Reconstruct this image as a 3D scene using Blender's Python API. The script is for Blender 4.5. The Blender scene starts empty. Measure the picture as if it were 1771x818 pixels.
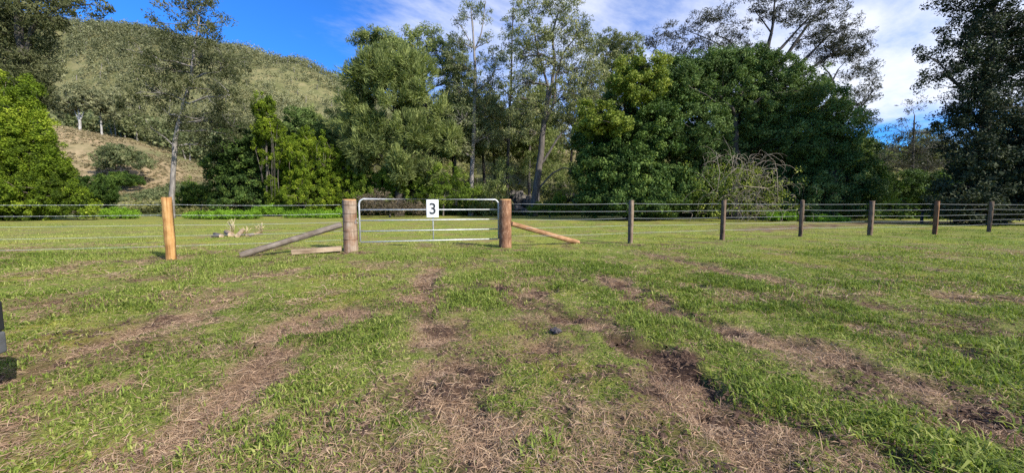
import bpy, math, random
import numpy as np
from mathutils import Vector, Matrix

# ------------------------------------------------------------------ camera, world, sun
SC = bpy.context.scene
COL = SC.collection
F = 640.0; CX = 885.5; CY = 409.0; CAMH = 1.15
PITCH = math.atan(53.0 / 640.0)
cam_d = bpy.data.cameras.new("camera"); cam = bpy.data.objects.new("camera", cam_d); COL.objects.link(cam)
cam.location = (0, 0, CAMH); cam.rotation_euler = (math.pi / 2 - PITCH, 0, 0)
cam_d.sensor_width = 36; cam_d.lens = 36 * F / 1771.0
cam_d.clip_start = 0.05; cam_d.clip_end = 3000
SC.camera = cam

SUN_AZ = Vector((0.78, -0.62)).normalized(); SUN_EL = math.radians(33)
sdir = Vector((SUN_AZ.x * math.cos(SUN_EL), SUN_AZ.y * math.cos(SUN_EL), math.sin(SUN_EL)))
sl = bpy.data.lights.new("sun", 'SUN'); sl.energy = 4.6; sl.angle = math.radians(0.5); sl.color = (1.0, 0.94, 0.84)
so = bpy.data.objects.new("sun", sl); COL.objects.link(so); so.rotation_euler = sdir.to_track_quat('Z', 'Y').to_euler(); so.location = (20, -20, 30)

W = bpy.data.worlds.new("World"); SC.world = W; W.use_nodes = True
def build_world():
    nt = W.node_tree; nt.nodes.clear(); N = nt.nodes.new; L = nt.links.new
    out = N('ShaderNodeOutputWorld'); bg = N('ShaderNodeBackground'); bg.inputs['Strength'].default_value = 0.12
    sky = N('ShaderNodeTexSky'); sky.sky_type = 'NISHITA'; sky.sun_disc = False
    sky.sun_elevation = SUN_EL; sky.sun_rotation = math.atan2(SUN_AZ.x, SUN_AZ.y)
    sky.air_density = 1.0; sky.dust_density = 0.3; sky.ozone_density = 2.5
    gm = N('ShaderNodeMix'); gm.data_type = 'RGBA'; gm.blend_type = 'MULTIPLY'; gm.inputs[0].default_value = 1
    gm.inputs[7].default_value = (0.21, 0.66, 1.32, 1)
    L(sky.outputs[0], gm.inputs[6])
    tc = N('ShaderNodeTexCoord'); sep = N('ShaderNodeSeparateXYZ'); L(tc.outputs['Generated'], sep.inputs[0])
    def m(op, a, b=None, c=None):
        n = N('ShaderNodeMath'); n.operation = op
        for i, v in enumerate((a, b, c)):
            if v is None: continue
            if isinstance(v, (int, float)): n.inputs[i].default_value = v
            else: L(v, n.inputs[i])
        return n.outputs[0]
    X, Y, Z = sep.outputs
    zz = m('ADD', m('MAXIMUM', Z, 0.0), 0.12)
    cx = m('DIVIDE', X, zz); cy = m('DIVIDE', Y, zz)
    cmb = N('ShaderNodeCombineXYZ')
    # wisps run roughly from lower left to upper right
    L(m('ADD', m('MULTIPLY', cx, 0.55), m('MULTIPLY', cy, 0.25)), cmb.inputs[0]); L(m('SUBTRACT', m('MULTIPLY', cy, 0.8), m('MULTIPLY', cx, 0.55)), cmb.inputs[1])
    n1 = N('ShaderNodeTexNoise'); n1.inputs['Scale'].default_value = 0.9; n1.inputs['Detail'].default_value = 6; n1.inputs['Roughness'].default_value = 0.6; n1.inputs['Distortion'].default_value = 0.5
    L(cmb.outputs[0], n1.inputs['Vector'])
    n2 = N('ShaderNodeTexNoise'); n2.inputs['Scale'].default_value = 3.6; n2.inputs['Detail'].default_value = 6; n2.inputs['Roughness'].default_value = 0.65
    L(cmb.outputs[0], n2.inputs['Vector'])
    s = m('ADD', m('MULTIPLY', n1.outputs[0], 0.62), m('MULTIPLY', n2.outputs[0], 0.38))
    u = m('DIVIDE', X, m('MAXIMUM', Y, 0.05))
    def ss(v, lo, hi):
        n = N('ShaderNodeMapRange'); n.interpolation_type = 'SMOOTHSTEP'; n.inputs[1].default_value = lo; n.inputs[2].default_value = hi
        L(v, n.inputs[0]); return n.outputs[0]
    az = ss(u, -0.75, 0.0); az2 = ss(u, 0.35, 0.95)
    el = ss(Z, 0.13, 0.2)
    bias = m('ADD', m('MULTIPLY', az, 0.29), m('MULTIPLY', az2, 0.09))
    bias = m('SUBTRACT', bias, m('MULTIPLY', m('SUBTRACT', 1.0, el), 0.2))
    mask = ss(m('ADD', s, bias), 0.6, 0.96)
    mask = m('MULTIPLY', mask, 0.93)
    mx = N('ShaderNodeMix'); mx.data_type = 'RGBA'; L(mask, mx.inputs[0]); L(gm.outputs[2], mx.inputs[6]); mx.inputs[7].default_value = (5.9, 6.1, 6.7, 1)
    L(mx.outputs[2], bg.inputs['Color']); L(bg.outputs[0], out.inputs[0])
build_world()
SC.view_settings.view_transform = 'Standard'; SC.view_settings.look = 'None'
SC.view_settings.exposure = 0.62; SC.view_settings.gamma = 1.0; SC.view_settings.use_curve_mapping = False
SC.render.engine = 'CYCLES'
cy = SC.cycles
cy.max_bounces = 5; cy.diffuse_bounces = 3; cy.glossy_bounces = 2; cy.transmission_bounces = 3; cy.transparent_max_bounces = 4
cy.caustics_reflective = False; cy.caustics_refractive = False; cy.use_denoising = False
cy.sample_clamp_indirect = 4

# ------------------------------------------------------------------ helpers
SP, CP = math.sin(PITCH), math.cos(PITCH)
def at(px, py, D):
    """a place at forward distance D seen in the direction px, py of the photograph"""
    u = (px - CX) / F; v = (CY - py) / F
    dy = CP + v * SP; dz = -SP + v * CP
    t = D / dy
    return np.array((u * t, D, CAMH + dz * t))
def gd(px, py):
    """point of the flat paddock seen at px, py"""
    u = (px - CX) / F; v = (CY - py) / F
    dy = CP + v * SP; dz = -SP + v * CP
    t = -CAMH / dz
    return np.array((u * t, dy * t))

class Noise:
    def __init__(s, seed): s.t = np.random.default_rng(seed).random((256, 256))
    def __call__(s, x, y):
        xi = np.floor(x).astype(int); yi = np.floor(y).astype(int); fx = x - xi; fy = y - yi
        fx = fx * fx * (3 - 2 * fx); fy = fy * fy * (3 - 2 * fy)
        a = s.t[xi & 255, yi & 255]; b = s.t[(xi + 1) & 255, yi & 255]; c = s.t[xi & 255, (yi + 1) & 255]; d = s.t[(xi + 1) & 255, (yi + 1) & 255]
        return (a * (1 - fx) + b * fx) * (1 - fy) + (c * (1 - fx) + d * fx) * fy
NO = Noise(3)
def fbm(x, y, oct=4, sc=1.0, seed=0.0):
    x = np.asarray(x, float) * sc + seed * 17.3; y = np.asarray(y, float) * sc + seed * 9.1; r = 0; a = 1.0; tot = 0
    for i in range(oct):
        r = r + a * NO(x, y); tot += a; a *= .55; x = x * 2.03 + 5.1; y = y * 2.03 + 1.7
    return r / tot
def sstep(x, a, b):
    t = np.clip((np.asarray(x, float) - a) / (b - a), 0, 1); return t * t * (3 - 2 * t)

def mesh_np(name, V, Q, mats, attrs=None, smooth=False, mat_idx=None, nside=4):
    """V (n,3), Q (m,nside) -> mesh"""
    V = np.ascontiguousarray(V, np.float32); Q = np.ascontiguousarray(Q, np.int32)
    me = bpy.data.meshes.new(name); me.vertices.add(len(V)); me.vertices.foreach_set('co', V.ravel())
    me.loops.add(Q.size); me.loops.foreach_set('vertex_index', Q.ravel())
    me.polygons.add(len(Q)); me.polygons.foreach_set('loop_start', np.arange(0, Q.size, nside, dtype=np.int32))
    if smooth: me.polygons.foreach_set('use_smooth', np.ones(len(Q), bool))
    if mat_idx is not None: me.polygons.foreach_set('material_index', np.ascontiguousarray(mat_idx, np.int32))
    for k, a in (attrs or {}).items():
        at_ = me.attributes.new(k, 'FLOAT', 'POINT'); at_.data.foreach_set('value', np.ascontiguousarray(a, np.float32))
    for m in (mats if isinstance(mats, (list, tuple)) else [mats]): me.materials.append(m)
    me.update(calc_edges=True)
    return me
def link(name, me, parent=None, loc=None):
    o = bpy.data.objects.new(name, me); COL.objects.link(o)
    if parent is not None: o.parent = parent
    if loc is not None: o.location = loc
    return o
def tag(o, label=None, cat=None, group=None, kind=None):
    if label: o['label'] = label
    if cat: o['category'] = cat
    if group: o['group'] = group
    if kind: o['kind'] = kind
    return o
def thing(name, loc, label, cat, group=None, rz=0):
    o = bpy.data.objects.new(name, None); o.empty_display_size = .2; COL.objects.link(o); o.location = tuple(loc); o.rotation_euler = (0, 0, rz)
    return tag(o, label, cat, group)

class MB:
    """collects quads"""
    def __init__(s): s.V = []; s.Q = []; s.n = 0
    def add(s, V, Q):
        s.V.append(np.asarray(V, float)); s.Q.append(np.asarray(Q, int) + s.n); s.n += len(V)
    def tube(s, P, R, k=6, cap=True):
        P = np.asarray(P, float); R = np.asarray(R, float) * np.ones(len(P)); n = len(P)
        T = np.gradient(P, axis=0); T /= np.linalg.norm(T, axis=1)[:, None] + 1e-9
        ref = np.array((0, 0, 1.)) if abs(T[0, 2]) < .9 else np.array((1., 0, 0))
        A = np.cross(T, ref); A /= np.linalg.norm(A, axis=1)[:, None] + 1e-9; B = np.cross(T, A)
        th = np.arange(k) * 2 * math.pi / k
        V = P[:, None] + R[:, None, None] * (np.cos(th)[None, :, None] * A[:, None] + np.sin(th)[None, :, None] * B[:, None])
        i = np.arange(n - 1)[:, None] * k; j = np.arange(k)[None]; j2 = (j + 1) % k
        Q = np.stack([i + j, i + k + j, i + k + j2, i + j2], -1).reshape(-1, 4)
        V = V.reshape(-1, 3)
        if cap:
            V = np.vstack([V, P[0], P[-1]]); c0 = n * k; c1 = c0 + 1; q = []
            for a in range(0, k, 2):
                q.append((c0, a, (a + 1) % k, (a + 2) % k) ); b = (n - 1) * k; q.append((c1, b + (a + 2) % k, b + (a + 1) % k, b + a))
            Q = np.vstack([Q, q])
        s.add(V, Q); return s
    def box(s, c, size, rot=None, jit=0, rng=None):
        h = np.array(size) / 2
        V = np.array([(x, y, z) for x in (-1, 1) for y in (-1, 1) for z in (-1, 1)]) * h
        if jit: V = V + rng.normal(0, jit, V.shape)
        if rot is not None: V = V @ np.array(rot).T
        s.add(V + np.array(c), [(0, 1, 3, 2), (4, 6, 7, 5), (0, 4, 5, 1), (2, 3, 7, 6), (0, 2, 6, 4), (1, 5, 7, 3)]); return s
    def build(s, name, mat, parent=None, smooth=False, bevel=0, loc0=None):
        V = np.vstack(s.V); Q = np.vstack(s.Q)
        if loc0 is not None: V = V - np.array(loc0)
        o = link(name, mesh_np(name, V, Q, mat, smooth=smooth), parent)
        if bevel:
            b = o.modifiers.new('bevel', 'BEVEL'); b.width = bevel; b.segments = 2; b.limit_method = 'ANGLE'
        return o

# ------------------------------------------------------------------ materials
def mat_base(name):
    m = bpy.data.materials.new(name); m.use_nodes = True; nt = m.node_tree; nt.nodes.clear()
    return m, nt, nt.nodes.new, nt.links.new
def simple(name, col, rough=.8, metal=0, noise=None, bump=0, spec=.4, scale=10, stretch=(1, 1, 1), col2=None, coat=0):
    m, nt, N, L = mat_base(name)
    out = N('ShaderNodeOutputMaterial'); p = N('ShaderNodeBsdfPrincipled'); L(p.outputs[0], out.inputs[0])
    p.inputs['Roughness'].default_value = rough; p.inputs['Metallic'].default_value = metal; p.inputs['Specular IOR Level'].default_value = spec
    p.inputs['Coat Weight'].default_value = coat
    p.inputs['Base Color'].default_value = (*col, 1)
    if col2 is not None:
        tc = N('ShaderNodeTexCoord'); mp = N('ShaderNodeMapping'); mp.inputs['Scale'].default_value = stretch; L(tc.outputs['Object'], mp.inputs[0])
        n = N('ShaderNodeTexNoise'); n.inputs['Scale'].default_value = scale; n.inputs['Detail'].default_value = 6; n.inputs['Roughness'].default_value = .65; L(mp.outputs[0], n.inputs['Vector'])
        r = N('ShaderNodeValToRGB'); r.color_ramp.elements[0].position = .36; r.color_ramp.elements[1].position = .66
        r.color_ramp.elements[0].color = (*col, 1); r.color_ramp.elements[1].color = (*col2, 1); L(n.outputs[0], r.inputs[0]); L(r.outputs[0], p.inputs['Base Color'])
        if bump:
            b = N('ShaderNodeBump'); b.inputs['Strength'].default_value = bump; b.inputs['Distance'].default_value = .02; L(n.outputs[0], b.inputs['Height']); L(b.outputs[0], p.inputs['Normal'])
    return m
def leaf_mat(name, dark, mid, light, trans=.28, rough=.55):
    m, nt, N, L = mat_base(name)
    out = N('ShaderNodeOutputMaterial'); p = N('ShaderNodeBsdfPrincipled'); t = N('ShaderNodeBsdfTranslucent'); mx = N('ShaderNodeMixShader'); mx.inputs[0].default_value = trans
    p.inputs['Roughness'].default_value = rough + .12; p.inputs['Specular IOR Level'].default_value = .18
    a = N('ShaderNodeAttribute'); a.attribute_name = 'tint'
    r = N('ShaderNodeValToRGB'); e = r.color_ramp.elements; e[0].color = (*dark, 1); e[1].color = (*light, 1); x = e.new(.5); x.color = (*mid, 1)
    L(a.outputs['Fac'], r.inputs[0]); L(r.outputs[0], p.inputs['Base Color'])
    hs = N('ShaderNodeMix'); hs.data_type = 'RGBA'; hs.blend_type = 'MULTIPLY'; hs.inputs[0].default_value = 1; hs.inputs[7].default_value = (1.15, 1.25, .6, 1); L(r.outputs[0], hs.inputs[6])
    L(hs.outputs[2], t.inputs['Color'])
    L(p.outputs[0], mx.inputs[1]); L(t.outputs[0], mx.inputs[2]); L(mx.outputs[0], out.inputs[0])
    return m
M = {}
M['gum'] = leaf_mat('gum_leaf', (0.068, 0.087, 0.039), (0.151, 0.178, 0.076), (0.302, 0.302, 0.151))
M['gum_dark'] = leaf_mat('brownish_gum_leaf', (0.041, 0.049, 0.022), (0.095, 0.105, 0.043), (0.176, 0.176, 0.081))
M['pale_gum'] = leaf_mat('pale_gum_leaf', (0.098, 0.117, 0.046), (0.202, 0.221, 0.091), (0.351, 0.338, 0.169))
M['oak'] = leaf_mat('river_oak_leaf', (0.088, 0.112, 0.039), (0.191, 0.231, 0.072), (0.334, 0.367, 0.128))
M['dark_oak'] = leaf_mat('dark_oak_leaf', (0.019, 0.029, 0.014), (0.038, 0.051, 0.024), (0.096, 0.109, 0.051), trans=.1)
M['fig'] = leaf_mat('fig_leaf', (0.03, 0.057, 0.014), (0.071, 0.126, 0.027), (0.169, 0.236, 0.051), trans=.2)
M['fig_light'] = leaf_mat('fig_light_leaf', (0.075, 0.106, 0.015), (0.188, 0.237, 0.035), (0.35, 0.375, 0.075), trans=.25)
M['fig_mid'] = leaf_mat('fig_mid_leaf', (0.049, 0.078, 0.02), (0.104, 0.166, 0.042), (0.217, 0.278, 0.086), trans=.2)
M['vine'] = leaf_mat('vine_leaf', (.05, .08, .009), (.165, .24, .018), (.34, .40, .04), trans=.35)
M['bush'] = leaf_mat('bush_leaf', (0.026, 0.055, 0.01), (0.065, 0.117, 0.019), (0.156, 0.221, 0.039))
M['bright_bush'] = leaf_mat('bright_bush_leaf', (0.059, 0.101, 0.012), (0.142, 0.214, 0.024), (0.285, 0.344, 0.059), trans=.33)
M['brown_bush'] = leaf_mat('brown_leaf', (.07, .055, .035), (.14, .11, .07), (.22, .17, .11))
M['sparse'] = leaf_mat('sparse_leaf', (0.027, 0.029, 0.018), (0.059, 0.059, 0.036), (0.117, 0.113, 0.077), trans=.2)
M['tussock'] = leaf_mat('tussock', (.12, .11, .05), (.26, .21, .12), (.38, .31, .18), trans=.15)
M['bank'] = leaf_mat('bank_scrub', (.08, .085, .03), (.19, .19, .06), (.34, .32, .13), trans=.25)
M['hill_tree'] = leaf_mat('hill_leaf', (0.1, 0.11, 0.055), (0.2, 0.205, 0.105), (0.3, 0.29, 0.155), trans=.2)
M['grass'] = leaf_mat('grass_blade', (0.07, 0.105, 0.018), (0.19, 0.26, 0.04), (0.42, 0.43, 0.13), trans=.35, rough=.5)
M['straw'] = leaf_mat('dry_grass_blade', (0.1, 0.055, 0.035), (0.36, 0.235, 0.15), (.56,.42,.28), trans=.15, rough=.6)
M['weed'] = leaf_mat('weed_leaf', (0.104, 0.195, 0.016), (0.195, 0.351, 0.026), (0.286, 0.455, 0.052), trans=.35)
M['bark_grey'] = simple('bark_grey', (.12, .105, .095), col2=(.30, .27, .25), scale=3, stretch=(3, 3, .6), bump=.6)
M['bark_dark'] = simple('bark_dark', (.022, .018, .015), col2=(.09, .075, .062), scale=3, stretch=(3, 3, .6), bump=.6)
M['bark_black'] = simple('bark_black', (.02, .017, .015), col2=(.05, .043, .038), scale=3, stretch=(3, 3, .6), bump=.5)
M['bark_mid'] = simple('bark_mid', (.05, .042, .035), col2=(.17, .145, .125), scale=3, stretch=(3, 3, .6), bump=.6)
M['bark_pale'] = simple('bark_pale', (.24, .22, .20), col2=(.48, .46, .43), scale=2, stretch=(3, 3, .6), bump=.3)
M['vine_dead'] = simple('dead_vine', (.15, .12, .085), col2=(.36, .30, .23), scale=4)
M['rock'] = simple('rock', (.045, .04, .034), col2=(.17, .15, .13), scale=2.5, bump=.7)
M['galv'] = simple('galvanised_steel', (.42, .435, .45), rough=.5, metal=.35, col2=(.66, .67, .68), scale=14, spec=.5)
M['wire'] = simple('fence_wire', (.42, .44, .45), rough=.75, metal=0, spec=.3)
M['sign'] = simple('sign_white', (.58, .59, .58), rough=.5, col2=(.78, .80, .81), scale=4)
M['ink'] = simple('sign_ink', (.02, .024, .03), rough=.5)

def wood(name, a, b, c, grain=1.0, axis_scale=(14, 14, .9), rough=.85, patch=(.55, .5, .47)):
    m, nt, N, L = mat_base(name)
    out = N('ShaderNodeOutputMaterial'); p = N('ShaderNodeBsdfPrincipled'); L(p.outputs[0], out.inputs[0]); p.inputs['Roughness'].default_value = rough; p.inputs['Specular IOR Level'].default_value = .25
    tc = N('ShaderNodeTexCoord'); mp = N('ShaderNodeMapping'); mp.inputs['Scale'].default_value = axis_scale; L(tc.outputs['Object'], mp.inputs[0])
    n = N('ShaderNodeTexNoise'); n.inputs['Scale'].default_value = 1.6 * grain; n.inputs['Detail'].default_value = 8; n.inputs['Roughness'].default_value = .7; n.inputs['Distortion'].default_value = .4; L(mp.outputs[0], n.inputs['Vector'])
    n2 = N('ShaderNodeTexNoise'); n2.inputs['Scale'].default_value = 5; n2.inputs['Detail'].default_value = 5; L(tc.outputs['Object'], n2.inputs['Vector'])
    r = N('ShaderNodeValToRGB'); e = r.color_ramp.elements; e[0].position = .3; e[1].position = .72; e[0].color = (*a, 1); e[1].color = (*c, 1); x = e.new(.5); x.color = (*b, 1); L(n.outputs[0], r.inputs[0])
    r2 = N('ShaderNodeValToRGB'); r2.color_ramp.elements[0].position = .35; r2.color_ramp.elements[1].position = .62; r2.color_ramp.elements[0].color = (*patch, 1); r2.color_ramp.elements[1].color = (1, 1, 1, 1); L(n2.outputs[0], r2.inputs[0])
    mx = N('ShaderNodeMix'); mx.data_type = 'RGBA'; mx.blend_type = 'MULTIPLY'; mx.inputs[0].default_value = .85; L(r.outputs[0], mx.inputs[6]); L(r2.outputs[0], mx.inputs[7]); L(mx.outputs[2], p.inputs['Base Color'])
    b = N('ShaderNodeBump'); b.inputs['Strength'].default_value = .7; b.inputs['Distance'].default_value = .015; L(n.outputs[0], b.inputs['Height']); L(b.outputs[0], p.inputs['Normal'])
    return m
M['post_pale'] = wood('pale_log', (.13, .095, .07), (.33, .25, .185), (.50, .41, .33), patch=(.62, .40, .27))
M['post_bark'] = wood('bark_log', (.10, .042, .022), (.28, .14, .075), (.56, .37, .24), axis_scale=(22, 22, 5), patch=(.42, .36, .36))
M['cut'] = wood('fresh_cut_wood', (.36, .19, .08), (.50, .29, .13), (.58, .37, .18), axis_scale=(8, 8, 8))
M['cut_pale'] = wood('dry_cut_wood', (.24, .165, .10), (.42, .31, .20), (.52, .42, .30), axis_scale=(8, 8, 8))
M['post_orange'] = wood('fresh_split_wood', (.24, .12, .04), (.50, .285, .105), (.60, .39, .18), axis_scale=(18, 18, .8), patch=(.62, .5, .42))
M['post_grey'] = wood('split_grey_wood', (.08, .06, .042), (.23, .17, .12), (.36, .28, .20), axis_scale=(18, 18, .8))
M['post_brown'] = wood('split_brown_wood', (.08, .04, .025), (.22, .11, .055), (.36, .20, .10), axis_scale=(18, 18, .8))
M['post_dark'] = wood('split_dark_wood', (.03, .02, .015), (.15, .105, .07), (.28, .20, .14), axis_scale=(18, 18, .8))
M['log_grey'] = wood('weathered_log', (.07, .055, .045), (.20, .165, .135), (.34, .30, .26), axis_scale=(12, 12, 1))
M['log_cut'] = wood('split_orange_log', (.14, .07, .035), (.38, .21, .105), (.54, .37, .21), axis_scale=(20, 20, .9))
M['block'] = wood('old_sleeper', (.16, .11, .07), (.36, .27, .18), (.48, .38, .28), axis_scale=(1, 16, 16))

# ------------------------------------------------------------------ terrain
RX = np.array([-700, -480, -330, -271, -235, -197, -170, -143, -115, -70, -33, 10, 60, 200, 500.])
RZ = np.array([165, 140, 128, 117, 112, 106, 101, 94, 82, 62, 38, 24, 16, 10, 10.])
BX = np.array([-400, -135, -112, -98, -86, -78, -60, -40, -20, 30, 60, 200.])
BZ = np.array([26, 22, 20, 16, 12, 8.0, 7, 10, 14, 14, 11, 8.])
def height(x, y):
    x = np.asarray(x, float); y = np.asarray(y, float)
    b = np.interp(x, BX, BZ) * sstep(y, 58, 92) * (1 + .18 * (fbm(x, y, 3, .05, 2) - .5))
    h = np.interp(x * 250 / np.maximum(y, 120), RX, RZ)
    h = h * sstep(y, 105, 262) ** 1.1
    h = h + (fbm(x, y, 4, .022, 5) - .5) * 22 * sstep(y, 110, 200)
    g = (fbm(x, y, 3, .35, 1) - .5) * .10 * sstep(np.hypot(x, y - 4), 2, 30)
    return np.maximum(b, h) * (y > 50) + g

# worn tracks in the grass, and one brown band with tree shade painted in: (points in the photograph, half-width m, strength, soil share)
TRACKS = [
 ([(1180, 690), (1260, 725), (1330, 755), (1400, 800), (1450, 830)], .2, 1.1, .9), ([(930, 500), (1000, 545), (1060, 570)], .16, 1.1, .9), ([(1020, 560), (1110, 590), (1190, 625)], .16, 1.1, 1.0),
 ([(0, 682), (90, 640), (180, 596), (255, 562), (330, 540)], .22, 1.0, .35),
 ([(150, 582), (210, 560), (260, 548)], .12, 1.0, .9),
 ([(330, 545), (380, 520), (440, 495), (500, 465)], .22, .8, .2),
 ([(-20, 750), (60, 712), (140, 690), (200, 672)], .16, .9, .25),
 ([(220, 830), (300, 760), (390, 695), (450, 635), (500, 580), (560, 545), (610, 540)], .25, 1.15, .12),
 ([(440, 740), (520, 715), (580, 700)], .12, .9, .1),
 ([(60, 527), (150, 507), (240, 485), (330, 468)], .2, .75, .35), ([(-10, 488), (60, 484)], .2, .7, .2),
 ([(735, 465), (740, 510), (750, 555), (775, 600), (800, 650), (830, 710), (850, 770), (870, 840)], .25, 1.1, .45),
 ([(760, 590), (850, 610), (940, 600), (990, 570)], .2, .8, .6),
 ([(720, 545), (790, 575), (880, 590)], .2, .7, .35), ([(800, 680), (880, 672), (980, 672)], .1, .8, .3),
 ([(820, 760), (900, 780), (960, 740), (1010, 715)], .18, .9, .5),
 ([(865, 492), (920, 520), (980, 550), (1040, 578), (1100, 605), (1160, 640), (1210, 680), (1270, 740), (1330, 790), (1400, 830)], .22, 1.2, .85),
 ([(1050, 477), (1090, 502), (1150, 530), (1210, 550), (1270, 572), (1340, 590), (1420, 607)], .25, 1.1, .8),
 ([(1430, 620), (1490, 640), (1560, 670), (1640, 705), (1720, 730), (1800, 755)], .3, 1.2, 1.0),
 ([(1120, 438), (1200, 458), (1290, 478), (1380, 492), (1460, 503)], .3, .9, .25),
 ([(1180, 492), (1240, 505), (1310, 512)], .2, .9, .1),
 ([(1540, 530), (1600, 538), (1680, 552)], .3, .9, .6), ([(1570, 590), (1640, 603), (1700, 622), (1790, 655)], .2, 1.0, .5),
 ([(1640, 508), (1700, 515), (1771, 520)], .3, .8, .2), ([(1480, 560), (1540, 572)], .2, .7, .3),
 ([(560, 480), (620, 472), (660, 478)], .2, .8, .7), ([(620, 442), (700, 440), (760, 452)], .25, .7, .6),
 ([(800, 465), (860, 460), (880, 470)], .3, .7, .4),
 ([(840, 431), (900, 431)], .18, 1.0, .3), ([(385, 442), (430, 440)], .13, 1.0, .9), ([(985, 420), (1080, 420)], .22, 1.0, .8),
 ([(285, 449), (330, 447)], .12, 1.0, .7), ([(596, 437), (640, 438)], .22, 1.1, .6), ([(1080, 424), (1100, 424)], .2, .8, .5), ([(1240, 416), (1256, 416)], .2, .9, .2),
 ([(1300, 398), (1450, 388), (1620, 384), (1800, 386)], 1.5, 1.05, .35),  # brown ground below the right-hand trees, their shade put into its colour
 ([(160, 374), (235, 373)], .9, .9, .5), ([(350, 408), (440, 409)], .4, .55, .1),
 ([(-10, 398), (120, 402), (230, 400)], 1.2, .45, .0),
]
TR = []
for pts, w, st, so_ in TRACKS:
    TR.append((np.array([gd(*p) for p in pts]), w, st, so_))
def dirt(x, y):
    """how worn the ground is (0 grass .. 1 bare) and how much of it is dark soil"""
    x = np.asarray(x, float); y = np.asarray(y, float); d = np.zeros_like(x); s = np.zeros_like(x)
    wx = x + (fbm(x, y, 3, 1.6, 7) - .5) * .5; wy = y + (fbm(x, y, 3, 1.6, 11) - .5) * .5
    for P, w, st, so_ in TR:
        lo = P.min(0) - 4 * w - .5; hi = P.max(0) + 4 * w + .5
        k = (wx > lo[0]) & (wx < hi[0]) & (wy > lo[1]) & (wy < hi[1])
        if not k.any(): continue
        best = np.full(k.sum(), 1e9); X = wx[k]; Y = wy[k]
        for i in range(len(P) - 1):
            ab = P[i + 1] - P[i]; t = np.clip(((X - P[i, 0]) * ab[0] + (Y - P[i, 1]) * ab[1]) / (ab @ ab), 0, 1)
            best = np.minimum(best, np.hypot(X - P[i, 0] - t * ab[0], Y - P[i, 1] - t * ab[1]))
        v = st * np.exp(-(best / (w * .98)) ** 2)
        cur = d[k]; s_ = s[k]; s_[v > cur] = so_; s[k] = s_; d[k] = np.maximum(cur, v)
    n = fbm(x, y, 4, 3.2, 21)
    base = .58 * sstep(fbm(x, y, 5, 1.7, 31), .48, .68)
    v = np.maximum(d + (n - .54) * 2.1 * sstep(d, .02, .3), base)
    return np.clip(v, 0, 1), np.clip(s * 1.9 * sstep(fbm(x, y, 3, 3.5, 41), .35, .65) + .3 * sstep(fbm(x, y, 3, 5, 43), .55, .8), 0, 1)

def beyond(x, y):
    'paddock on the far side of the fence, grazed shorter and yellower'
    fy = np.interp(x, [-14, -7.4, -4.1, -.2, 3.6, 7.3, 11, 14.5, 20], [6.2, 7.9, 9.4, 10.1, 11.3, 12.7, 13.9, 14.7, 18])
    return sstep(np.asarray(y, float) - fy, -.2, .5)
def axis(dense_lo, dense_hi, step, lo, hi, g):
    a = list(np.arange(dense_lo, dense_hi, step)); s = step
    while a[-1] < hi: s = min(s * g, 9); a.append(a[-1] + s)
    s = step; b = []; c = dense_lo
    while c > lo: s = min(s * g, 9); c -= s; b.append(c)
    return np.array(b[::-1] + a)
xs = axis(-9, 9, .045, -760, 760, 1.035); ys = axis(1.0, 9, .045, -40, 620, 1.03)
GX, GY = np.meshgrid(xs, ys, indexing='xy'); gx = GX.ravel(); gy = GY.ravel()
gz = height(gx, gy)
near = sstep(-np.hypot(gx, gy), -16, -7)
dv, sv = dirt(gx, gy)
rough_ = (fbm(gx, gy, 4, 5, 51) - .5)
gz = gz + near * (rough_ * .05 + rough_ * .10 * dv * (.2 + 1.3 * sv) - .035 * dv * sstep(dv, .3, .9)) + near * (fbm(gx, gy, 2, 1.3, 55) - .5) * .05
NX, NY = len(xs), len(ys)
ii = (np.arange(NY - 1)[:, None] * NX + np.arange(NX - 1)[None]).ravel()
GQ = np.stack([ii, ii + 1, ii + NX + 1, ii + NX], -1)
hillv = sstep(gy, 56, 66)
def px_of(x, y, z):
    yy = np.maximum(y, .1); ry = (z - CAMH)
    dep = yy * CP - ry * SP
    return CX + F * x / dep, CY - F * (yy * SP + ry * CP) / dep
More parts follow.
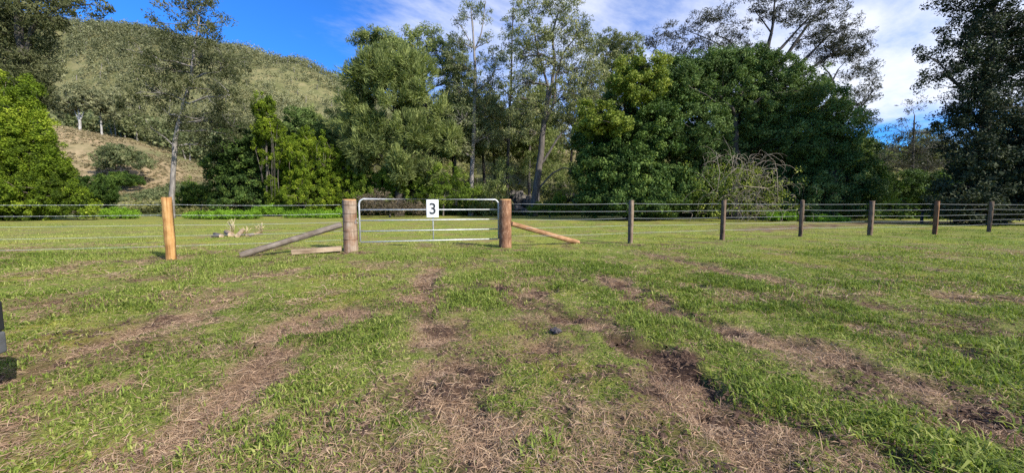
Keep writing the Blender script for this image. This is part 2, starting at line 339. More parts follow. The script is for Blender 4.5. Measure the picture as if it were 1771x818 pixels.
# the dry clearing on the left spur, the pale strip along the top of the bank
dryv = sstep(gy, 70, 78) * (1 - sstep(gy, 104, 114)) * sstep(gx, -150, -135) * (1 - sstep(gx, -76, -70))
dryv = np.maximum(dryv, sstep(gy, 80, 86) * (1 - sstep(gy, 106, 114)) * sstep(gx, -30, -20) * .8)
dryv = dryv * sstep(fbm(gx, gy, 3, .09, 61), .25, .45)
def ground_mat():
    m, nt, N, L = mat_base('ground')
    out = N('ShaderNodeOutputMaterial'); p = N('ShaderNodeBsdfPrincipled'); L(p.outputs[0], out.inputs[0]); p.inputs['Roughness'].default_value = .95; p.inputs['Specular IOR Level'].default_value = .15
    tc = N('ShaderNodeTexCoord')
    def noise(sc, det=6, ro=.6, st=None):
        n = N('ShaderNodeTexNoise'); n.inputs['Scale'].default_value = sc; n.inputs['Detail'].default_value = det; n.inputs['Roughness'].default_value = ro
        if st:
            mp = N('ShaderNodeMapping'); mp.inputs['Scale'].default_value = st; L(tc.outputs['Object'], mp.inputs[0]); L(mp.outputs[0], n.inputs['Vector'])
        else: L(tc.outputs['Object'], n.inputs['Vector'])
        return n.outputs[0]
    def ramp(v, stops):
        r = N('ShaderNodeValToRGB'); e = r.color_ramp.elements
        e[0].position, e[0].color = stops[0][0], (*stops[0][1], 1); e[1].position, e[1].color = stops[-1][0], (*stops[-1][1], 1)
        for q, c in stops[1:-1]: x = e.new(q); x.color = (*c, 1)
        L(v, r.inputs[0]); return r.outputs[0]
    def mix(f, a, b, bt='MIX'):
        x = N('ShaderNodeMix'); x.data_type = 'RGBA'; x.blend_type = bt
        for i, v in ((0, f), (6, a), (7, b)):
            if isinstance(v, float): x.inputs[i].default_value = v
            elif isinstance(v, tuple): x.inputs[i].default_value = (*v, 1)
            else: L(v, x.inputs[i])
        return x.outputs[2]
    def attr(n): a = N('ShaderNodeAttribute'); a.attribute_name = n; return a.outputs['Fac']
    g1 = ramp(noise(60, 4, .7), [(.32, (.08, .10, .02)), (.5, (.18, .215, .042)), (.7, (.31, .32, .09))])
    g2 = ramp(noise(.55, 5, .65), [(.35, (.72, .85, .7)), (.5, (1, 1, 1)), (.68, (1.32, 1.08, .9))])
    g = mix(1.0, g1, g2, 'MULTIPLY')
    g3 = ramp(noise(5, 5, .75), [(.3, (.7, .72, .6)), (.7, (1.25, 1.2, 1.2))]); g = mix(.8, g, g3, 'MULTIPLY')
    straw = ramp(noise(45, 5, .75), [(.3, (.07, .04, .026)), (.5, (.22, .145, .09)), (.72, (.40, .29, .19))])
    soil = ramp(noise(25, 6, .75), [(.3, (.022, .013, .009)), (.7, (.095, .055, .037))])
    bare = mix(attr('soil'), straw, soil)
    g = mix(attr('mown'), g, mix(1.0, g, (1.25, 1.2, 1.15), 'MULTIPLY'))
    c = mix(attr('dirt'), g, bare)
    hill = ramp(noise(.12, 8, .75), [(.3, (.07, .08, .03)), (.48, (.14, .14, .06)), (.6, (.20, .18, .085)), (.75, (.25, .20, .12))])
    hd = ramp(noise(.35, 8, .8), [(.3, (.10, .10, .04)), (.44, (.20, .155, .085)), (.56, (.31, .23, .135)), (.72, (.38, .30, .18))])
    hill = mix(attr('dry'), hill, hd)
    c = mix(attr('hill'), c, hill)
    L(c, p.inputs['Base Color'])
    b = N('ShaderNodeBump'); b.inputs['Strength'].default_value = .55; b.inputs['Distance'].default_value = .03; L(noise(38, 6, .75), b.inputs['Height']); L(b.outputs[0], p.inputs['Normal'])
    return m
gme = mesh_np('ground', np.stack([gx, gy, gz], -1), GQ, ground_mat(), {'dirt': dv, 'soil': sv, 'hill': hillv, 'dry': dryv, 'mown': beyond(gx, gy)}, smooth=True)
tag(link('ground', gme), kind='structure')
def zg(x, y):
    x = np.atleast_1d(np.asarray(x, float)); y = np.atleast_1d(np.asarray(y, float))
    xi = np.clip(np.searchsorted(xs, x) - 1, 0, NX - 2); yi = np.clip(np.searchsorted(ys, y) - 1, 0, NY - 2)
    fx = (x - xs[xi]) / (xs[xi + 1] - xs[xi]); fy = (y - ys[yi]) / (ys[yi + 1] - ys[yi]); Z = gz.reshape(NY, NX)
    return (Z[yi, xi] * (1 - fx) + Z[yi, xi + 1] * fx) * (1 - fy) + (Z[yi + 1, xi] * (1 - fx) + Z[yi + 1, xi + 1] * fx) * fy

# ------------------------------------------------------------------ grass
def blades(name, mat, X, Y, h, w, lean, tint, rng, flat=False, two=True):
    n = len(X); Z = zg(X, Y); th = rng.random(n) * 2 * math.pi
    d = np.stack([np.cos(th), np.sin(th), np.zeros(n)], -1); s = np.stack([-np.sin(th), np.cos(th), np.zeros(n)], -1)
    if flat: s = s + np.stack([np.zeros(n), np.zeros(n), rng.normal(0, .5, n)], -1)
    P = np.stack([X, Y, Z - .004], -1)
    if flat:
        up = rng.random(n) ** 3 * .7; P[:, 2] += .004 + rng.random(n) * .014
        a1 = P + d * (h * .5)[:, None] + s * (rng.normal(0, .05, n) * h)[:, None]; a1[:, 2] += h * up * .5 + .002
        a2 = P + d * h[:, None]; a2[:, 2] += h * up * .95 - .003
    else:
        a1 = P + d * (h * lean * .35)[:, None]; a1[:, 2] += h * .6
        a2 = P + d * (h * lean)[:, None]; a2[:, 2] += h * (1 - .35 * lean)
    sw = s * (w / 2)[:, None]
    if two:
        V = np.stack([P - sw * .8, P + sw * .8, a1 + sw, a1 - sw, a2 + sw * .15, a2 - sw * .15], 1).reshape(-1, 3)
        b = np.arange(n)[:, None] * 6; Q = np.concatenate([b + np.array([[0, 1, 2, 3]]), b + np.array([[3, 2, 4, 5]])], 0); t = np.repeat(tint, 6)
    else:
        V = np.stack([P - sw, P + sw, a2 + sw * .3, a2 - sw * .3], 1).reshape(-1, 3); Q = np.arange(n)[:, None] * 4 + np.array([[0, 1, 2, 3]]); t = np.repeat(tint, 4)
    return mesh_np(name, V, Q, mat, {'tint': np.clip(t, 0, 1)})
def scatter(rng, n, d0, d1, p=1.0):
    """points in the wedge of paddock in front of the camera, between distances d0 and d1"""
    r = (rng.random(n) * (d1 ** (2 - p) - d0 ** (2 - p)) + d0 ** (2 - p)) ** (1 / (2 - p))
    return (rng.random(n) * 2 - 1) * 1.62 * r, r
rng = np.random.default_rng(11)
def grass_set():
    Vn = []
    # near tufts
    def tufts(n_t, per, d0, d1, hs, ws, spread, thr):
        tx, ty = scatter(rng, n_t, d0, d1); dd, _ = dirt(tx, ty); lush = fbm(tx, ty, 4, 1.1, 71)
        keep = rng.random(n_t) > np.clip(dd * 1.25 + .06 - (lush - .5) * thr * 1.3, 0, .975); tx, ty, lush = tx[keep], ty[keep], lush[keep]
        k = len(tx); tt = rng.normal(.42, .15, k) + (fbm(tx, ty, 3, .5, 81) - .5) * .7; hh = (.45 + 1.2 * sstep(lush, .3, .75)) * rng.lognormal(0, .25, k)
        X = np.repeat(tx, per) + rng.normal(0, spread, k * per); Y = np.repeat(ty, per) + rng.normal(0, spread, k * per)
        T = np.repeat(tt, per) + rng.normal(0, .14, k * per); H = np.repeat(hh, per) * hs * rng.uniform(.5, 1.2, k * per)
        Wd = ws * rng.uniform(.6, 1.3, k * per)
        return X, Y, H, Wd, T
    A = [tufts(24000, 7, 1.1, 4.2, .036, .006, .03, .5), tufts(40000, 6, 4.0, 9.0, .038, .009, .05, .5)]
    X, Y, H, Wd, T = [np.concatenate(a) for a in zip(*A)]; T = T + .02 * np.clip(Y - 3, 0, 8)
    me1 = blades('grass', M['grass'], X, Y, H, Wd, rng.uniform(.2, 1.3, len(X)), T, rng)
    o = tag(link('grass', me1), 'short green pasture grass tufts in front of the gate', None, None, 'stuff')
    # broad weedy blades in rosettes
    A = [tufts(2200, 9, 1.1, 5.5, .042, .010, .02, .9)]
    X, Y, H, Wd, T = [np.concatenate(a) for a in zip(*A)]
    me = blades('broad_grass', M['grass'], X, Y, H, Wd, rng.uniform(.5, 1.6, len(X)), T + .12, rng)
    tag(link('broad_grass', me), 'broad bladed grass rosettes near the camera', None, None, 'stuff')
    A = [tufts(44000, 5, 8.8, 24, .045, .014, .08, .5)]
    X, Y, H, Wd, T = [np.concatenate(a) for a in zip(*A)]
    me = blades('paddock_grass', M['grass'], X, Y, H, Wd, rng.uniform(.2, 1.2, len(X)), T + .12 + .22 * beyond(X, Y), rng, two=False)
    tag(link('paddock_grass', me), 'mown green grass of the paddock around the fence', None, None, 'stuff')
    # straw
    def straw(n, d0, d1, ln, ws, base):
        x, y = scatter(rng, n, d0, d1); dd, ss_ = dirt(x, y)
        keep = rng.random(n) < base + 1.05 * np.clip(dd - .12, 0, 1) * (1 - .9 * ss_); x, y = x[keep], y[keep]; k = len(x)
        return x, y, ln * rng.lognormal(0, .35, k), ws * rng.uniform(.6, 1.3, k), rng.normal(.5, .2, k) + (fbm(x, y, 3, 1.4, 91) - .5) * .5
    A = [straw(290000, 1.1, 4.5, .042, .0026, .15), straw(220000, 4.3, 11, .07, .0052, .12)]
    X, Y, H, Wd, T = [np.concatenate(a) for a in zip(*A)]
    me = blades('dry_grass', M['straw'], X, Y, H, Wd, None, T, rng, flat=True)
    tag(link('dry_grass', me), 'dry brown grass stalks lying on the worn tracks', None, None, 'stuff')
grass_set()

# ------------------------------------------------------------------ foliage
def rand_dir(rng, n):
    v = rng.normal(0, 1, (n, 3)); return v / np.linalg.norm(v, axis=1)[:, None]
def leaf_quads(P, A, B, L_, W_):
    A = A * (L_ / 2)[:, None]; B = B * (W_ / 2)[:, None]
    V = np.stack([P - A, P + B, P + A, P - B], 1).reshape(-1, 3)
    return V
STY = {  # rc clump radius, nl leaves in a clump, L, W leaf size, droop, fl vertical stretch
 'gum':   dict(rc=.62, nl=52, L=.24, W=.07, droop=.55, fl=.75),
 'oak':   dict(rc=.55, nl=64, L=.46, W=.065, droop=.35, fl=1.35),
 'broad': dict(rc=.45, nl=110, L=.145, W=.095, droop=.0, fl=.8),
 'fine':  dict(rc=.45, nl=105, L=.145, W=.07, droop=.1, fl=.85),
 'vine':  dict(rc=.30, nl=95, L=.11, W=.09, droop=.1, fl=1.1),
 'twig':  dict(rc=.55, nl=30, L=.24, W=.055, droop=.3, fl=.7),
}
def clumps_leaves(rng, C, R, sty, outw, size=1.0, nl=None):
    s = STY[sty]; nl = nl or s['nl']; n = len(C)
    dirv = rand_dir(rng, n * nl); rr = rng.random(n * nl) ** .45
    if sty == 'oak': dirv = dirv * np.array((1, 1, 1.25))
    else: dirv = dirv * np.array((1, 1, s['fl']))
    P = np.repeat(C, nl, 0) + dirv * (rr * np.repeat(R, nl))[:, None]
    A = rand_dir(rng, n * nl)
    if sty == 'oak':
        o_ = np.repeat(outw, nl, 0); A = o_ * .7 + np.array((0, 0, .35)) + A * .45   # sprays point outward and up
    else: A[:, 2] -= s['droop'] * 1.6
    A /= np.linalg.norm(A, axis=1)[:, None]
    nn = rand_dir(rng, n * nl) + np.repeat(outw, nl, 0) * .5 + np.array((0, 0, .45)) + dirv * .5
    B = np.cross(A, nn); B /= np.linalg.norm(B, axis=1)[:, None] + 1e-9
    k = rng.lognormal(0, .28, n * nl) * size
    V = leaf_quads(P, A, B, s['L'] * k, s['W'] * k)
    ct = rng.normal(.45, .2, n) + (fbm(C[:, 0] + C[:, 1] * .6, C[:, 2], 3, .45, 6) - .5) * .8; t = np.repeat(ct, nl) + rng.normal(0, .15, n * nl)
    return V, np.repeat(np.clip(t, 0, 1), 4)
def bez(a, b, rng, n=5, sag=.12):
    a = np.asarray(a); b = np.asarray(b); L_ = np.linalg.norm(b - a); t = np.linspace(0, 1, n)[:, None]
    off = rng.normal(0, 1, 3) * L_ * sag; off[2] = abs(off[2]) * .5 - L_ * sag * .2
    P = a + (b - a) * t + off * (4 * t * (1 - t)) ; P[1:-1] += rng.normal(0, L_ * .025, (n - 2, 3)); return P

def tree(name, label, cat, D, trunk, blobs, sty, mat, bark, dens=1.0, group=None, seed=0, leaf=1.0, twigs=.3, vshell=.75, trunk_k=9, limb_r=.35, skirt=0, depthk=1.0, extra_limbs=(), part='crown', nl=None):
    """trunk: [(px,py,radius m)] from the ground up; blobs: [(px,py,rx,ry[,depth offset m][,density])] in the photo's pixels at distance D"""
    rng = np.random.default_rng(seed + 100); s = STY[sty]
    T = np.array([at(p[0], p[1], D) for p in trunk]); R = np.array([p[2] for p in trunk])
    base = T[0].copy(); base[2] = float(height(base[0], base[1])); T[0] = base - np.array((0, 0, .15))
    root = thing(name, base, label, cat, group)
    # smooth trunk
    tt = np.linspace(0, len(T) - 1, max(8, 4 * len(T))); TP = np.stack([np.interp(tt, range(len(T)), T[:, i]) for i in range(3)], -1)
    TP[2:-1] += rng.normal(0, .05, TP[2:-1].shape) * (R.mean() * 2); TR_ = np.interp(tt, range(len(R)), R); TR_[0] *= 1.35
    mb = MB(); mb.tube(TP, TR_, trunk_k)
    for pts in extra_limbs:
        P = np.array([at(p[0], p[1], D + (p[3] if len(p) > 3 else 0)) for p in pts]); q = np.linspace(0, len(P) - 1, 3 * len(P))
        mb.tube(np.stack([np.interp(q, range(len(P)), P[:, i]) for i in range(3)], -1), np.interp(q, range(len(P)), [p[2] for p in pts]), 6)
        TP = np.vstack([TP, P[1:]]); TR_ = np.concatenate([TR_, [p[2] for p in pts[1:]]])
    VV = []; TT = []
    for bl in blobs:
        px, py, rx, ry = bl[:4]; do = bl[4] if len(bl) > 4 else rng.uniform(-.35, .35) * rx * D / F; dn = bl[5] if len(bl) > 5 else 1.0
        c = at(px, py, D + do); k = (D + do) / F; rad = np.array((rx * k, min(rx, 1.6 * ry + 10) * k * depthk, ry * k))
        # limb
        dist = np.linalg.norm(TP - c, axis=1) + np.maximum(0, TP[:, 2] - c[2] + .2 * rad[2]) * 3 + np.abs(np.arange(len(TP)) < 2) * 5
        j = int(np.argmin(dist)); lr = max(.03, min(TR_[j] * .62, .05 + limb_r * .16 * max(rad)))
        limb = bez(TP[j], c + np.array((0, 0, -.15)) * rad, rng, 7); mb.tube(limb, np.linspace(lr, lr * .35, 7), 6, cap=False)
        # clumps
        A_ = 4 * math.pi * ((rad[0] * rad[2]) ** 1.6 + (rad[0] * rad[1]) ** 1.6 + (rad[1] * rad[2]) ** 1.6) ** (1 / 1.6) / 3 ** (1 / 1.6)
        rc = min(s['rc'], .8 * min(rad) + .1); n = max(3, int(dens * dn * A_ / (math.pi * rc * rc) * 1.1))
        d = rand_dir(rng, n); sh = np.where(rng.random(n) < vshell, rng.uniform(.78, 1.04, n), rng.uniform(.15, .8, n))
        lump = .66 + .66 * fbm(d[:, 0] * 2 + px * .1, d[:, 2] * 2 + d[:, 1] * 1.7, 3, 1.0, 3)
        C = c + d * rad * (sh * lump)[:, None]
        C[:, 2] = np.maximum(C[:, 2], height(C[:, 0], C[:, 1]) + rc * .35)
        rr = rc * rng.uniform(.6, 1.25, n)
        v, t = clumps_leaves(rng, C, rr, sty, d, leaf, nl); VV.append(v); TT.append(t)
        nb = int(n * twigs)
        for q in rng.permutation(n)[:nb]:
            a = limb[rng.integers(2, 7)] if rng.random() < .7 else limb[-1]
            P = bez(a, C[q], rng, 4, .1); mb.tube(P, np.linspace(lr * .3, .014, 4), 3, cap=False)
    mb.build('trunk', M[bark], root, smooth=True, loc0=base)
    V = np.vstack(VV) - base; Q = np.arange(len(V)).reshape(-1, 4)
    link(part, mesh_np(part, V, Q, M[mat], {'tint': np.concatenate(TT)}), root)
    return root

def bush(name, label, cat, D, blobs, sty, mat, dens=1.0, group=None, seed=0, leaf=1.0, bark='bark_mid', twigs=.1, **kw):
    px = sum(b[0] for b in blobs) / len(blobs); gy_ = CY - 0
    top = min(b[1] for b in blobs)
    base = at(px, 370, D); pyb = px_of(base[0], D, float(height(base[0], D)))[1]
    return tree(name, label, cat, D, [(px, pyb, .1), (px + 2, (pyb + top) / 2, .06)], blobs, sty, mat, bark, dens, group, seed, leaf, twigs, **kw)

# ---- left side
r = tree('vine_covered_tree', 'big dark drooping tree at the left edge, its foot buried in bright green vine', 'tree', 31,
     [(30, 372, .45), (32, 250, .4), (40, 120, .3), (30, 10, .2), (20, -80, .15)],
     [(10, 40, 55, 50), (-40, 80, 60, 80), (45, 95, 32, 45), (20, 150, 45, 45), (-30, 180, 50, 50), (60, 20, 40, 28), (55, 150, 22, 35), (30, -50, 80, 40), (-60, -20, 60, 60), (120, 12, 38, 12, 0, .35), (165, 8, 28, 10, 0, .3), (95, -5, 40, 14, 0, .5), (40, 200, 26, 22, 0, .6)],
     'gum', 'gum_dark', 'bark_dark', 1.7, seed=1, twigs=.25, leaf=1.0, extra_limbs=[[(40, 120, .2), (55, 50, .16), (70, 28, .14), (45, 8, .1)], [(70, 28, .1), (110, 12, .06), (160, 8, .03)]])
b0 = r.location
def drapes(seed, n, x0, x1, y0, y1, r_, do):
    rg = random.Random(seed); out = []
    for i in range(n):
        x = rg.uniform(x0, x1); a = rg.uniform(y0, (y0 + y1) / 2); b = rg.uniform((y0 + y1) / 2, y1); w = rg.uniform(-9, 9); d_ = do + rg.uniform(-.5, .5)
        out.append([(x, a, r_, d_), (x + w * .6, a + (b - a) * .35, r_, d_), (x + w, a + (b - a) * .7, r_ * .9, d_), (x + w * .5, b, r_ * .6, d_)])
    return out
DRAPES = drapes(3, 16, 55, 112, 190, 340, .022, -1.2)
# vine mound is a plant of its own, growing over the tree's foot
tree('vine_mound', 'bright yellow green vine mound smothering the foot of the leftmost tree', 'vine', 29,
     [(40, 376, .15), (50, 300, .1), (60, 230, .08)],
     [(15, 200, 34, 34), (-25, 215, 45, 50), (40, 225, 34, 34), (15, 250, 50, 45), (62, 262, 30, 30), (-40, 280, 60, 70), (45, 290, 52, 50), (88, 300, 28, 30), (0, 330, 70, 50), (70, 335, 50, 40), (108, 335, 30, 30), (20, 365, 70, 20), (120, 358, 34, 16), (55, 200, 14, 16, 0, .7), (-60, 340, 80, 60), (145, 368, 16, 9), (12, 150, 20, 30, .8, .9), (50, 160, 16, 30, .8, .8), (66, 215, 10, 30, -.6, .7), (80, 225, 12, 40, -.4, .6), (60, 175, 14, 30, 0, .6), (30, 165, 14, 18, 0, .6), (98, 270, 12, 26, -.4, .7)],
     'vine', 'vine', 'vine_dead', .95, seed=2, twigs=.12, leaf=.85, nl=110)
bush('round_bush', 'small round dark green bush right of the vine mound', 'bush', 38, [(157, 330, 34, 24), (135, 342, 22, 18), (178, 342, 18, 18)], 'vine', 'bush', 1.1, seed=3)
bush('low_bush', 'low leafy green bush behind the orange post', 'bush', 44, [(345, 338, 28, 18), (325, 345, 16, 12), (368, 345, 14, 12)], 'vine', 'bush', 1.0, seed=4)
bush('upright_shrub', 'narrow upright dark shrub above the low bush', 'bush', 60, [(328, 318, 9, 11)], 'fine', 'bush', 1.0, seed=5)
tree('slender_tree', 'tall slender grey trunked tree with thin olive crown behind the orange post', 'tree', 35,
     [(297, 376, .26), (297, 345, .22), (300, 290, .2), (304, 235, .19), (318, 180, .16), (331, 135, .13), (335, 90, .09), (345, 30, .05)],
     [(335, 20, 40, 24), (345, 55, 34, 24), (300, 65, 28, 22), (255, 42, 26, 16, 0, .6), (240, 90, 24, 18, 0, .7), (290, 115, 40, 24), (350, 105, 48, 26), (395, 110, 34, 28), (270, 155, 38, 22), (340, 150, 36, 20), (400, 160, 34, 30), (250, 190, 30, 24), (300, 200, 36, 22), (350, 205, 40, 26), (400, 215, 32, 26), (345, 245, 36, 20, 0, .8), (270, 225, 26, 18, 0, .8), (385, 40, 12, 14, 0, .5), (335, -10, 34, 16)],
     'gum', 'gum_dark', 'bark_grey', .8, seed=6, twigs=.6, nl=54, extra_limbs=[[(298, 250, .06), (285, 238, .05), (262, 222, .03), (256, 214, .015)], [(331, 140, .1), (352, 128, .07), (380, 125, .04)]])
tree('dark_bushy_tree', 'dense dark green rounded tree beside the yellow vine column', 'tree', 45,
     [(415, 374, .25), (415, 320, .2), (420, 260, .12)],
     [(415, 250, 40, 34), (390, 285, 34, 34), (440, 280, 40, 40), (400, 320, 40, 34), (450, 320, 40, 40), (470, 260, 24, 30), (478, 300, 24, 50), (425, 345, 55, 20)],
     'broad', 'fig', 'bark_dark', 1.0, seed=7, leaf=1.1)
tree('vine_column', 'yellowish vine hanging in a tall column over a dead trunk', 'vine', 42,
     [(462, 376, .14), (462, 300, .12), (460, 230, .1), (455, 170, .06)],
     [(455, 185, 17, 22), (462, 220, 22, 26), (450, 250, 9, 40, 0, .6), (484, 240, 9, 34, 0, .6), (473, 275, 18, 14, 0, .4), (470, 330, 10, 26, 0, .9), (480, 350, 20, 16)],
     'vine', 'vine', 'bark_mid', 1.1, seed=8, twigs=.3, extra_limbs=drapes(8, 12, 455, 484, 200, 355, .016, -.5) + [[(458, 190, .06), (453, 250, .05), (466, 300, .05), (472, 350, .05)], [(470, 200, .05), (490, 250, .04), (480, 300, .04), (484, 350, .04)], [(455, 200, .04), (442, 260, .04), (455, 310, .03)]])
tree('dark_topped_tree', 'dark green tree top rising behind the bright vine mass', 'tree', 47,
     [(522, 374, .22), (522, 300, .16), (524, 220, .1)], [(520, 205, 26, 22), (535, 230, 26, 20), (505, 235, 20, 22), (560, 250, 30, 30), (530, 280, 40, 40)], 'broad', 'fig_mid', 'bark_dark', 1.0, seed=9)
tree('vine_thicket', 'bright green vine thicket left of the gate post', 'vine', 43,
     [(545, 374, .15), (545, 300, .1)],
     [(530, 265, 26, 26), (515, 300, 24, 40), (550, 300, 30, 34), (580, 285, 26, 32), (540, 340, 46, 28), (585, 330, 30, 36), (605, 300, 20, 26), (500, 345, 22, 22), (530, 235, 14, 16, 0, .7), (505, 270, 10, 40, -2, .8), (525, 300, 12, 50, -2.4, .8), (560, 280, 10, 44, -2, .7)],
     'vine', 'vine', 'vine_dead', 1.0, seed=10, vshell=.7)
tree('hazel_tree', 'loose olive tree between the hill and the big river oak', 'tree', 52, [(600, 374, .2), (598, 300, .15), (596, 240, .1)],
     [(590, 235, 34, 26), (610, 260, 34, 30), (575, 262, 26, 22), (590, 300, 40, 30), (570, 225, 18, 14), (612, 205, 16, 16, 0, .7)], 'gum', 'oak', 'bark_mid', 1.5, seed=11)
# ---- the big river oaks in the centre left
def plumes(seed, n, outline):
    'upright sprays filling an outline given as rows (y, left x, right x)'
    rg = random.Random(seed); out = []
    ys_ = [o[0] for o in outline]
    while len(out) < n:
        y = rg.uniform(ys_[0], ys_[-1]); l = np.interp(y, ys_, [o[1] for o in outline]); r_ = np.interp(y, ys_, [o[2] for o in outline]); x = rg.uniform(l, r_)
        rx = rg.uniform(13, 24); e = min(x - l, r_ - x) / max(1, (r_ - l) / 2)
        out.append((x, y, rx, rx * rg.uniform(.75, 1.3), -3.2 * (e ** .6) * rg.uniform(.2, 1) + rg.uniform(0, 1.5), rg.uniform(.75, 1.15)))
    return out
PLUMES = plumes(5, 62, [(100, 650, 712), (125, 612, 740), (160, 600, 760), (200, 592, 775), (240, 600, 782), (275, 612, 780), (300, 640, 760)])
tree('river_oak', 'broad olive green river oak left of the tall pale gums', 'tree', 42,
     [(690, 374, .5), (690, 300, .42), (685, 200, .3), (680, 110, .16)],
     PLUMES,
     'oak', 'oak', 'bark_dark', 1.15, seed=12, twigs=.12, extra_limbs=[[(690, 260, .14), (615, 235, .09), (610, 210, .06), (628, 188, .03)]])
tree('river_oak', 'second river oak with dark tufted top rising behind the broad one', 'tree', 47,
     [(740, 374, .4), (740, 280, .34), (735, 180, .24), (725, 90, .12)],
     [(628, 72, 20, 12, 0, 1), (645, 62, 20, 10), (668, 66, 22, 12), (640, 92, 16, 10, 0, .8), (690, 82, 24, 14), (718, 60, 20, 14, 0, .8), (750, 64, 20, 18, 0, .7), (775, 95, 30, 28), (790, 140, 30, 28), (720, 95, 34, 24), (800, 190, 30, 30), (780, 235, 36, 30), (815, 240, 30, 30), (690, 90, 30, 18)],
     'gum', 'oak', 'bark_dark', 1.7, seed=13, twigs=.4, nl=70)
tree('tall_gum', 'tall thin pale gum with bare twisted upper branches above the gate', 'tree', 44,
     [(814, 372, .3), (816, 300, .26), (820, 210, .22), (822, 130, .18), (820, 80, .12), (815, 20, .06)],
     [(818, 12, 20, 12, 0, .7), (800, 30, 16, 12, 0, .6), (838, 25, 14, 14, 0, .5), (795, 70, 22, 16, 0, .8), (850, 100, 24, 16, 0, .8), (790, 115, 30, 22), (845, 145, 30, 22), (800, 160, 30, 22), (850, 190, 28, 24), (800, 205, 30, 24), (840, 235, 26, 22, 0, .8), (795, 255, 30, 20, 0, .7), (848, 70, 14, 12, 0, .5)],
     'gum', 'gum', 'bark_grey', 1.3, seed=14, twigs=.8, extra_limbs=[[(820, 90, .09), (832, 60, .08), (836, 35, .06), (840, 2, .03)], [(820, 85, .07), (800, 50, .05), (783, 28, .03)], [(822, 160, .1), (848, 140, .09), (855, 122, .07), (866, 120, .04)], [(820, 75, .06), (818, 40, .05), (812, 5, .03)]])
tree('thin_gum', 'thin dark stemmed gum standing just right of the tall pale gum', 'tree', 46,
     [(876, 372, .22), (878, 300, .2), (880, 220, .16), (884, 140, .12), (886, 60, .08), (888, 10, .04)],
     [(885, 40, 18, 18, 0, .8), (880, 75, 20, 18, 0, .8), (895, 15, 16, 14, 0, .7), (872, 110, 18, 16, 0, .6), (880, 190, 22, 22, 0, .7), (870, 240, 24, 20, 0, .7)],
     'gum', 'gum', 'bark_dark', 1.0, seed=15, twigs=.7)
tree('leaning_gum', 'large forked grey gum with airy pale olive crown right of the gate', 'tree', 41,
     [(922, 372, .42), (928, 320, .38), (936, 260, .34), (941, 205, .28), (952, 160, .2), (960, 110, .16), (955, 60, .12), (965, 25, .07)],
     [(920, 20, 34, 16, 0, .8), (975, 15, 34, 18, 0, .9), (930, 60, 36, 22), (985, 55, 34, 24), (1015, 70, 24, 24, 0, .8), (905, 95, 30, 24, 0, .9), (950, 105, 34, 22, 0, .8), (1000, 115, 36, 26), (910, 140, 34, 24, 0, .8), (985, 160, 36, 24), (1025, 140, 28, 30, 0, .8), (915, 190, 36, 26, 0, .9), (975, 205, 32, 22, 0, .8), (1010, 190, 28, 24, 0, .8), (905, 225, 30, 20, 0, .8), (880, 165, 22, 24, 0, .7), (1000, 235, 26, 16, 0, .5)],
     'gum', 'pale_gum', 'bark_mid', 1.25, seed=16, twigs=.75, nl=52,
     extra_limbs=[[(936, 285, .16), (952, 260, .14), (964, 240, .11), (985, 215, .06)], [(936, 250, .24), (942, 200, .2), (948, 150, .15), (930, 90, .09), (922, 40, .05)], [(941, 215, .2), (958, 180, .16), (962, 130, .12), (975, 90, .09), (1000, 60, .05)], [(928, 330, .12), (955, 300, .1), (975, 290, .07), (1000, 296, .04)]])
tree('pale_gum', 'pale crowned gum seen over the left shoulder of the dense fig', 'tree', 62,
     [(1060, 370, .35), (1062, 250, .3), (1065, 150, .2), (1070, 90, .1)],
     [(1050, 75, 30, 16), (1085, 80, 30, 18), (1040, 110, 30, 24), (1075, 115, 36, 22), (1030, 160, 30, 26), (1060, 170, 34, 30), (1025, 210, 26, 24)],
     'gum', 'pale_gum', 'bark_grey', 1.1, seed=17, twigs=.5, leaf=1.35)
# ---- the dense figs right of centre
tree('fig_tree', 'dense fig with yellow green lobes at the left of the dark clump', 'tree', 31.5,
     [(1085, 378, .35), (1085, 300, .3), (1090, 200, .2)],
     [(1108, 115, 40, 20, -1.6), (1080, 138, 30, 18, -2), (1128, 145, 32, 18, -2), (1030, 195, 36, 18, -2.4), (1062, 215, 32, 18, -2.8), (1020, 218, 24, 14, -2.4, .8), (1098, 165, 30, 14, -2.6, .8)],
     'broad', 'fig_light', 'bark_dark', 1.15, seed=18, leaf=1.0, part='sun_tinted_lobes')  # the sunlit look of these lobes is put into a lighter leaf colour
FT = [o for o in COL.objects if o.name.startswith('fig_tree')][0]
def more_crown(root, D, blobs, sty, mat, name, dens=1.0, seed=0, leaf=1.0):
    rng = np.random.default_rng(seed); s = STY[sty]; VV = []; TT = []
    for bl in blobs:
        px, py, rx, ry = bl[:4]; do = bl[4] if len(bl) > 4 else rng.uniform(-.3, .3) * rx * D / F
        c = at(px, py, D + do); k = (D + do) / F; rad = np.array((rx * k, rx * k, ry * k))
        A_ = 4 * math.pi * (rad[0] * rad[2] * 2 + rad[0] ** 2) / 3; rc = s['rc']; n = int(dens * A_ / (math.pi * rc * rc) * 1.1); d = rand_dir(rng, n)
        lump = .66 + .66 * fbm(d[:, 0] * 2 + px * .1, d[:, 2] * 2 + d[:, 1] * 1.7, 3, 1.0, 3)
        sh = np.where(rng.random(n) < .75, rng.uniform(.78, 1.04, n), rng.uniform(.15, .8, n)); C = c + d * rad * (sh * lump)[:, None]; C[:, 2] = np.maximum(C[:, 2], .3)
        v, t = clumps_leaves(rng, C, rc * rng.uniform(.6, 1.25, n), sty, d, leaf); VV.append(v); TT.append(t)
    V = np.vstack(VV) - np.array(root.location); link(name, mesh_np(name, V, np.arange(len(V)).reshape(-1, 4), M[mat], {'tint': np.concatenate(TT)}), root)
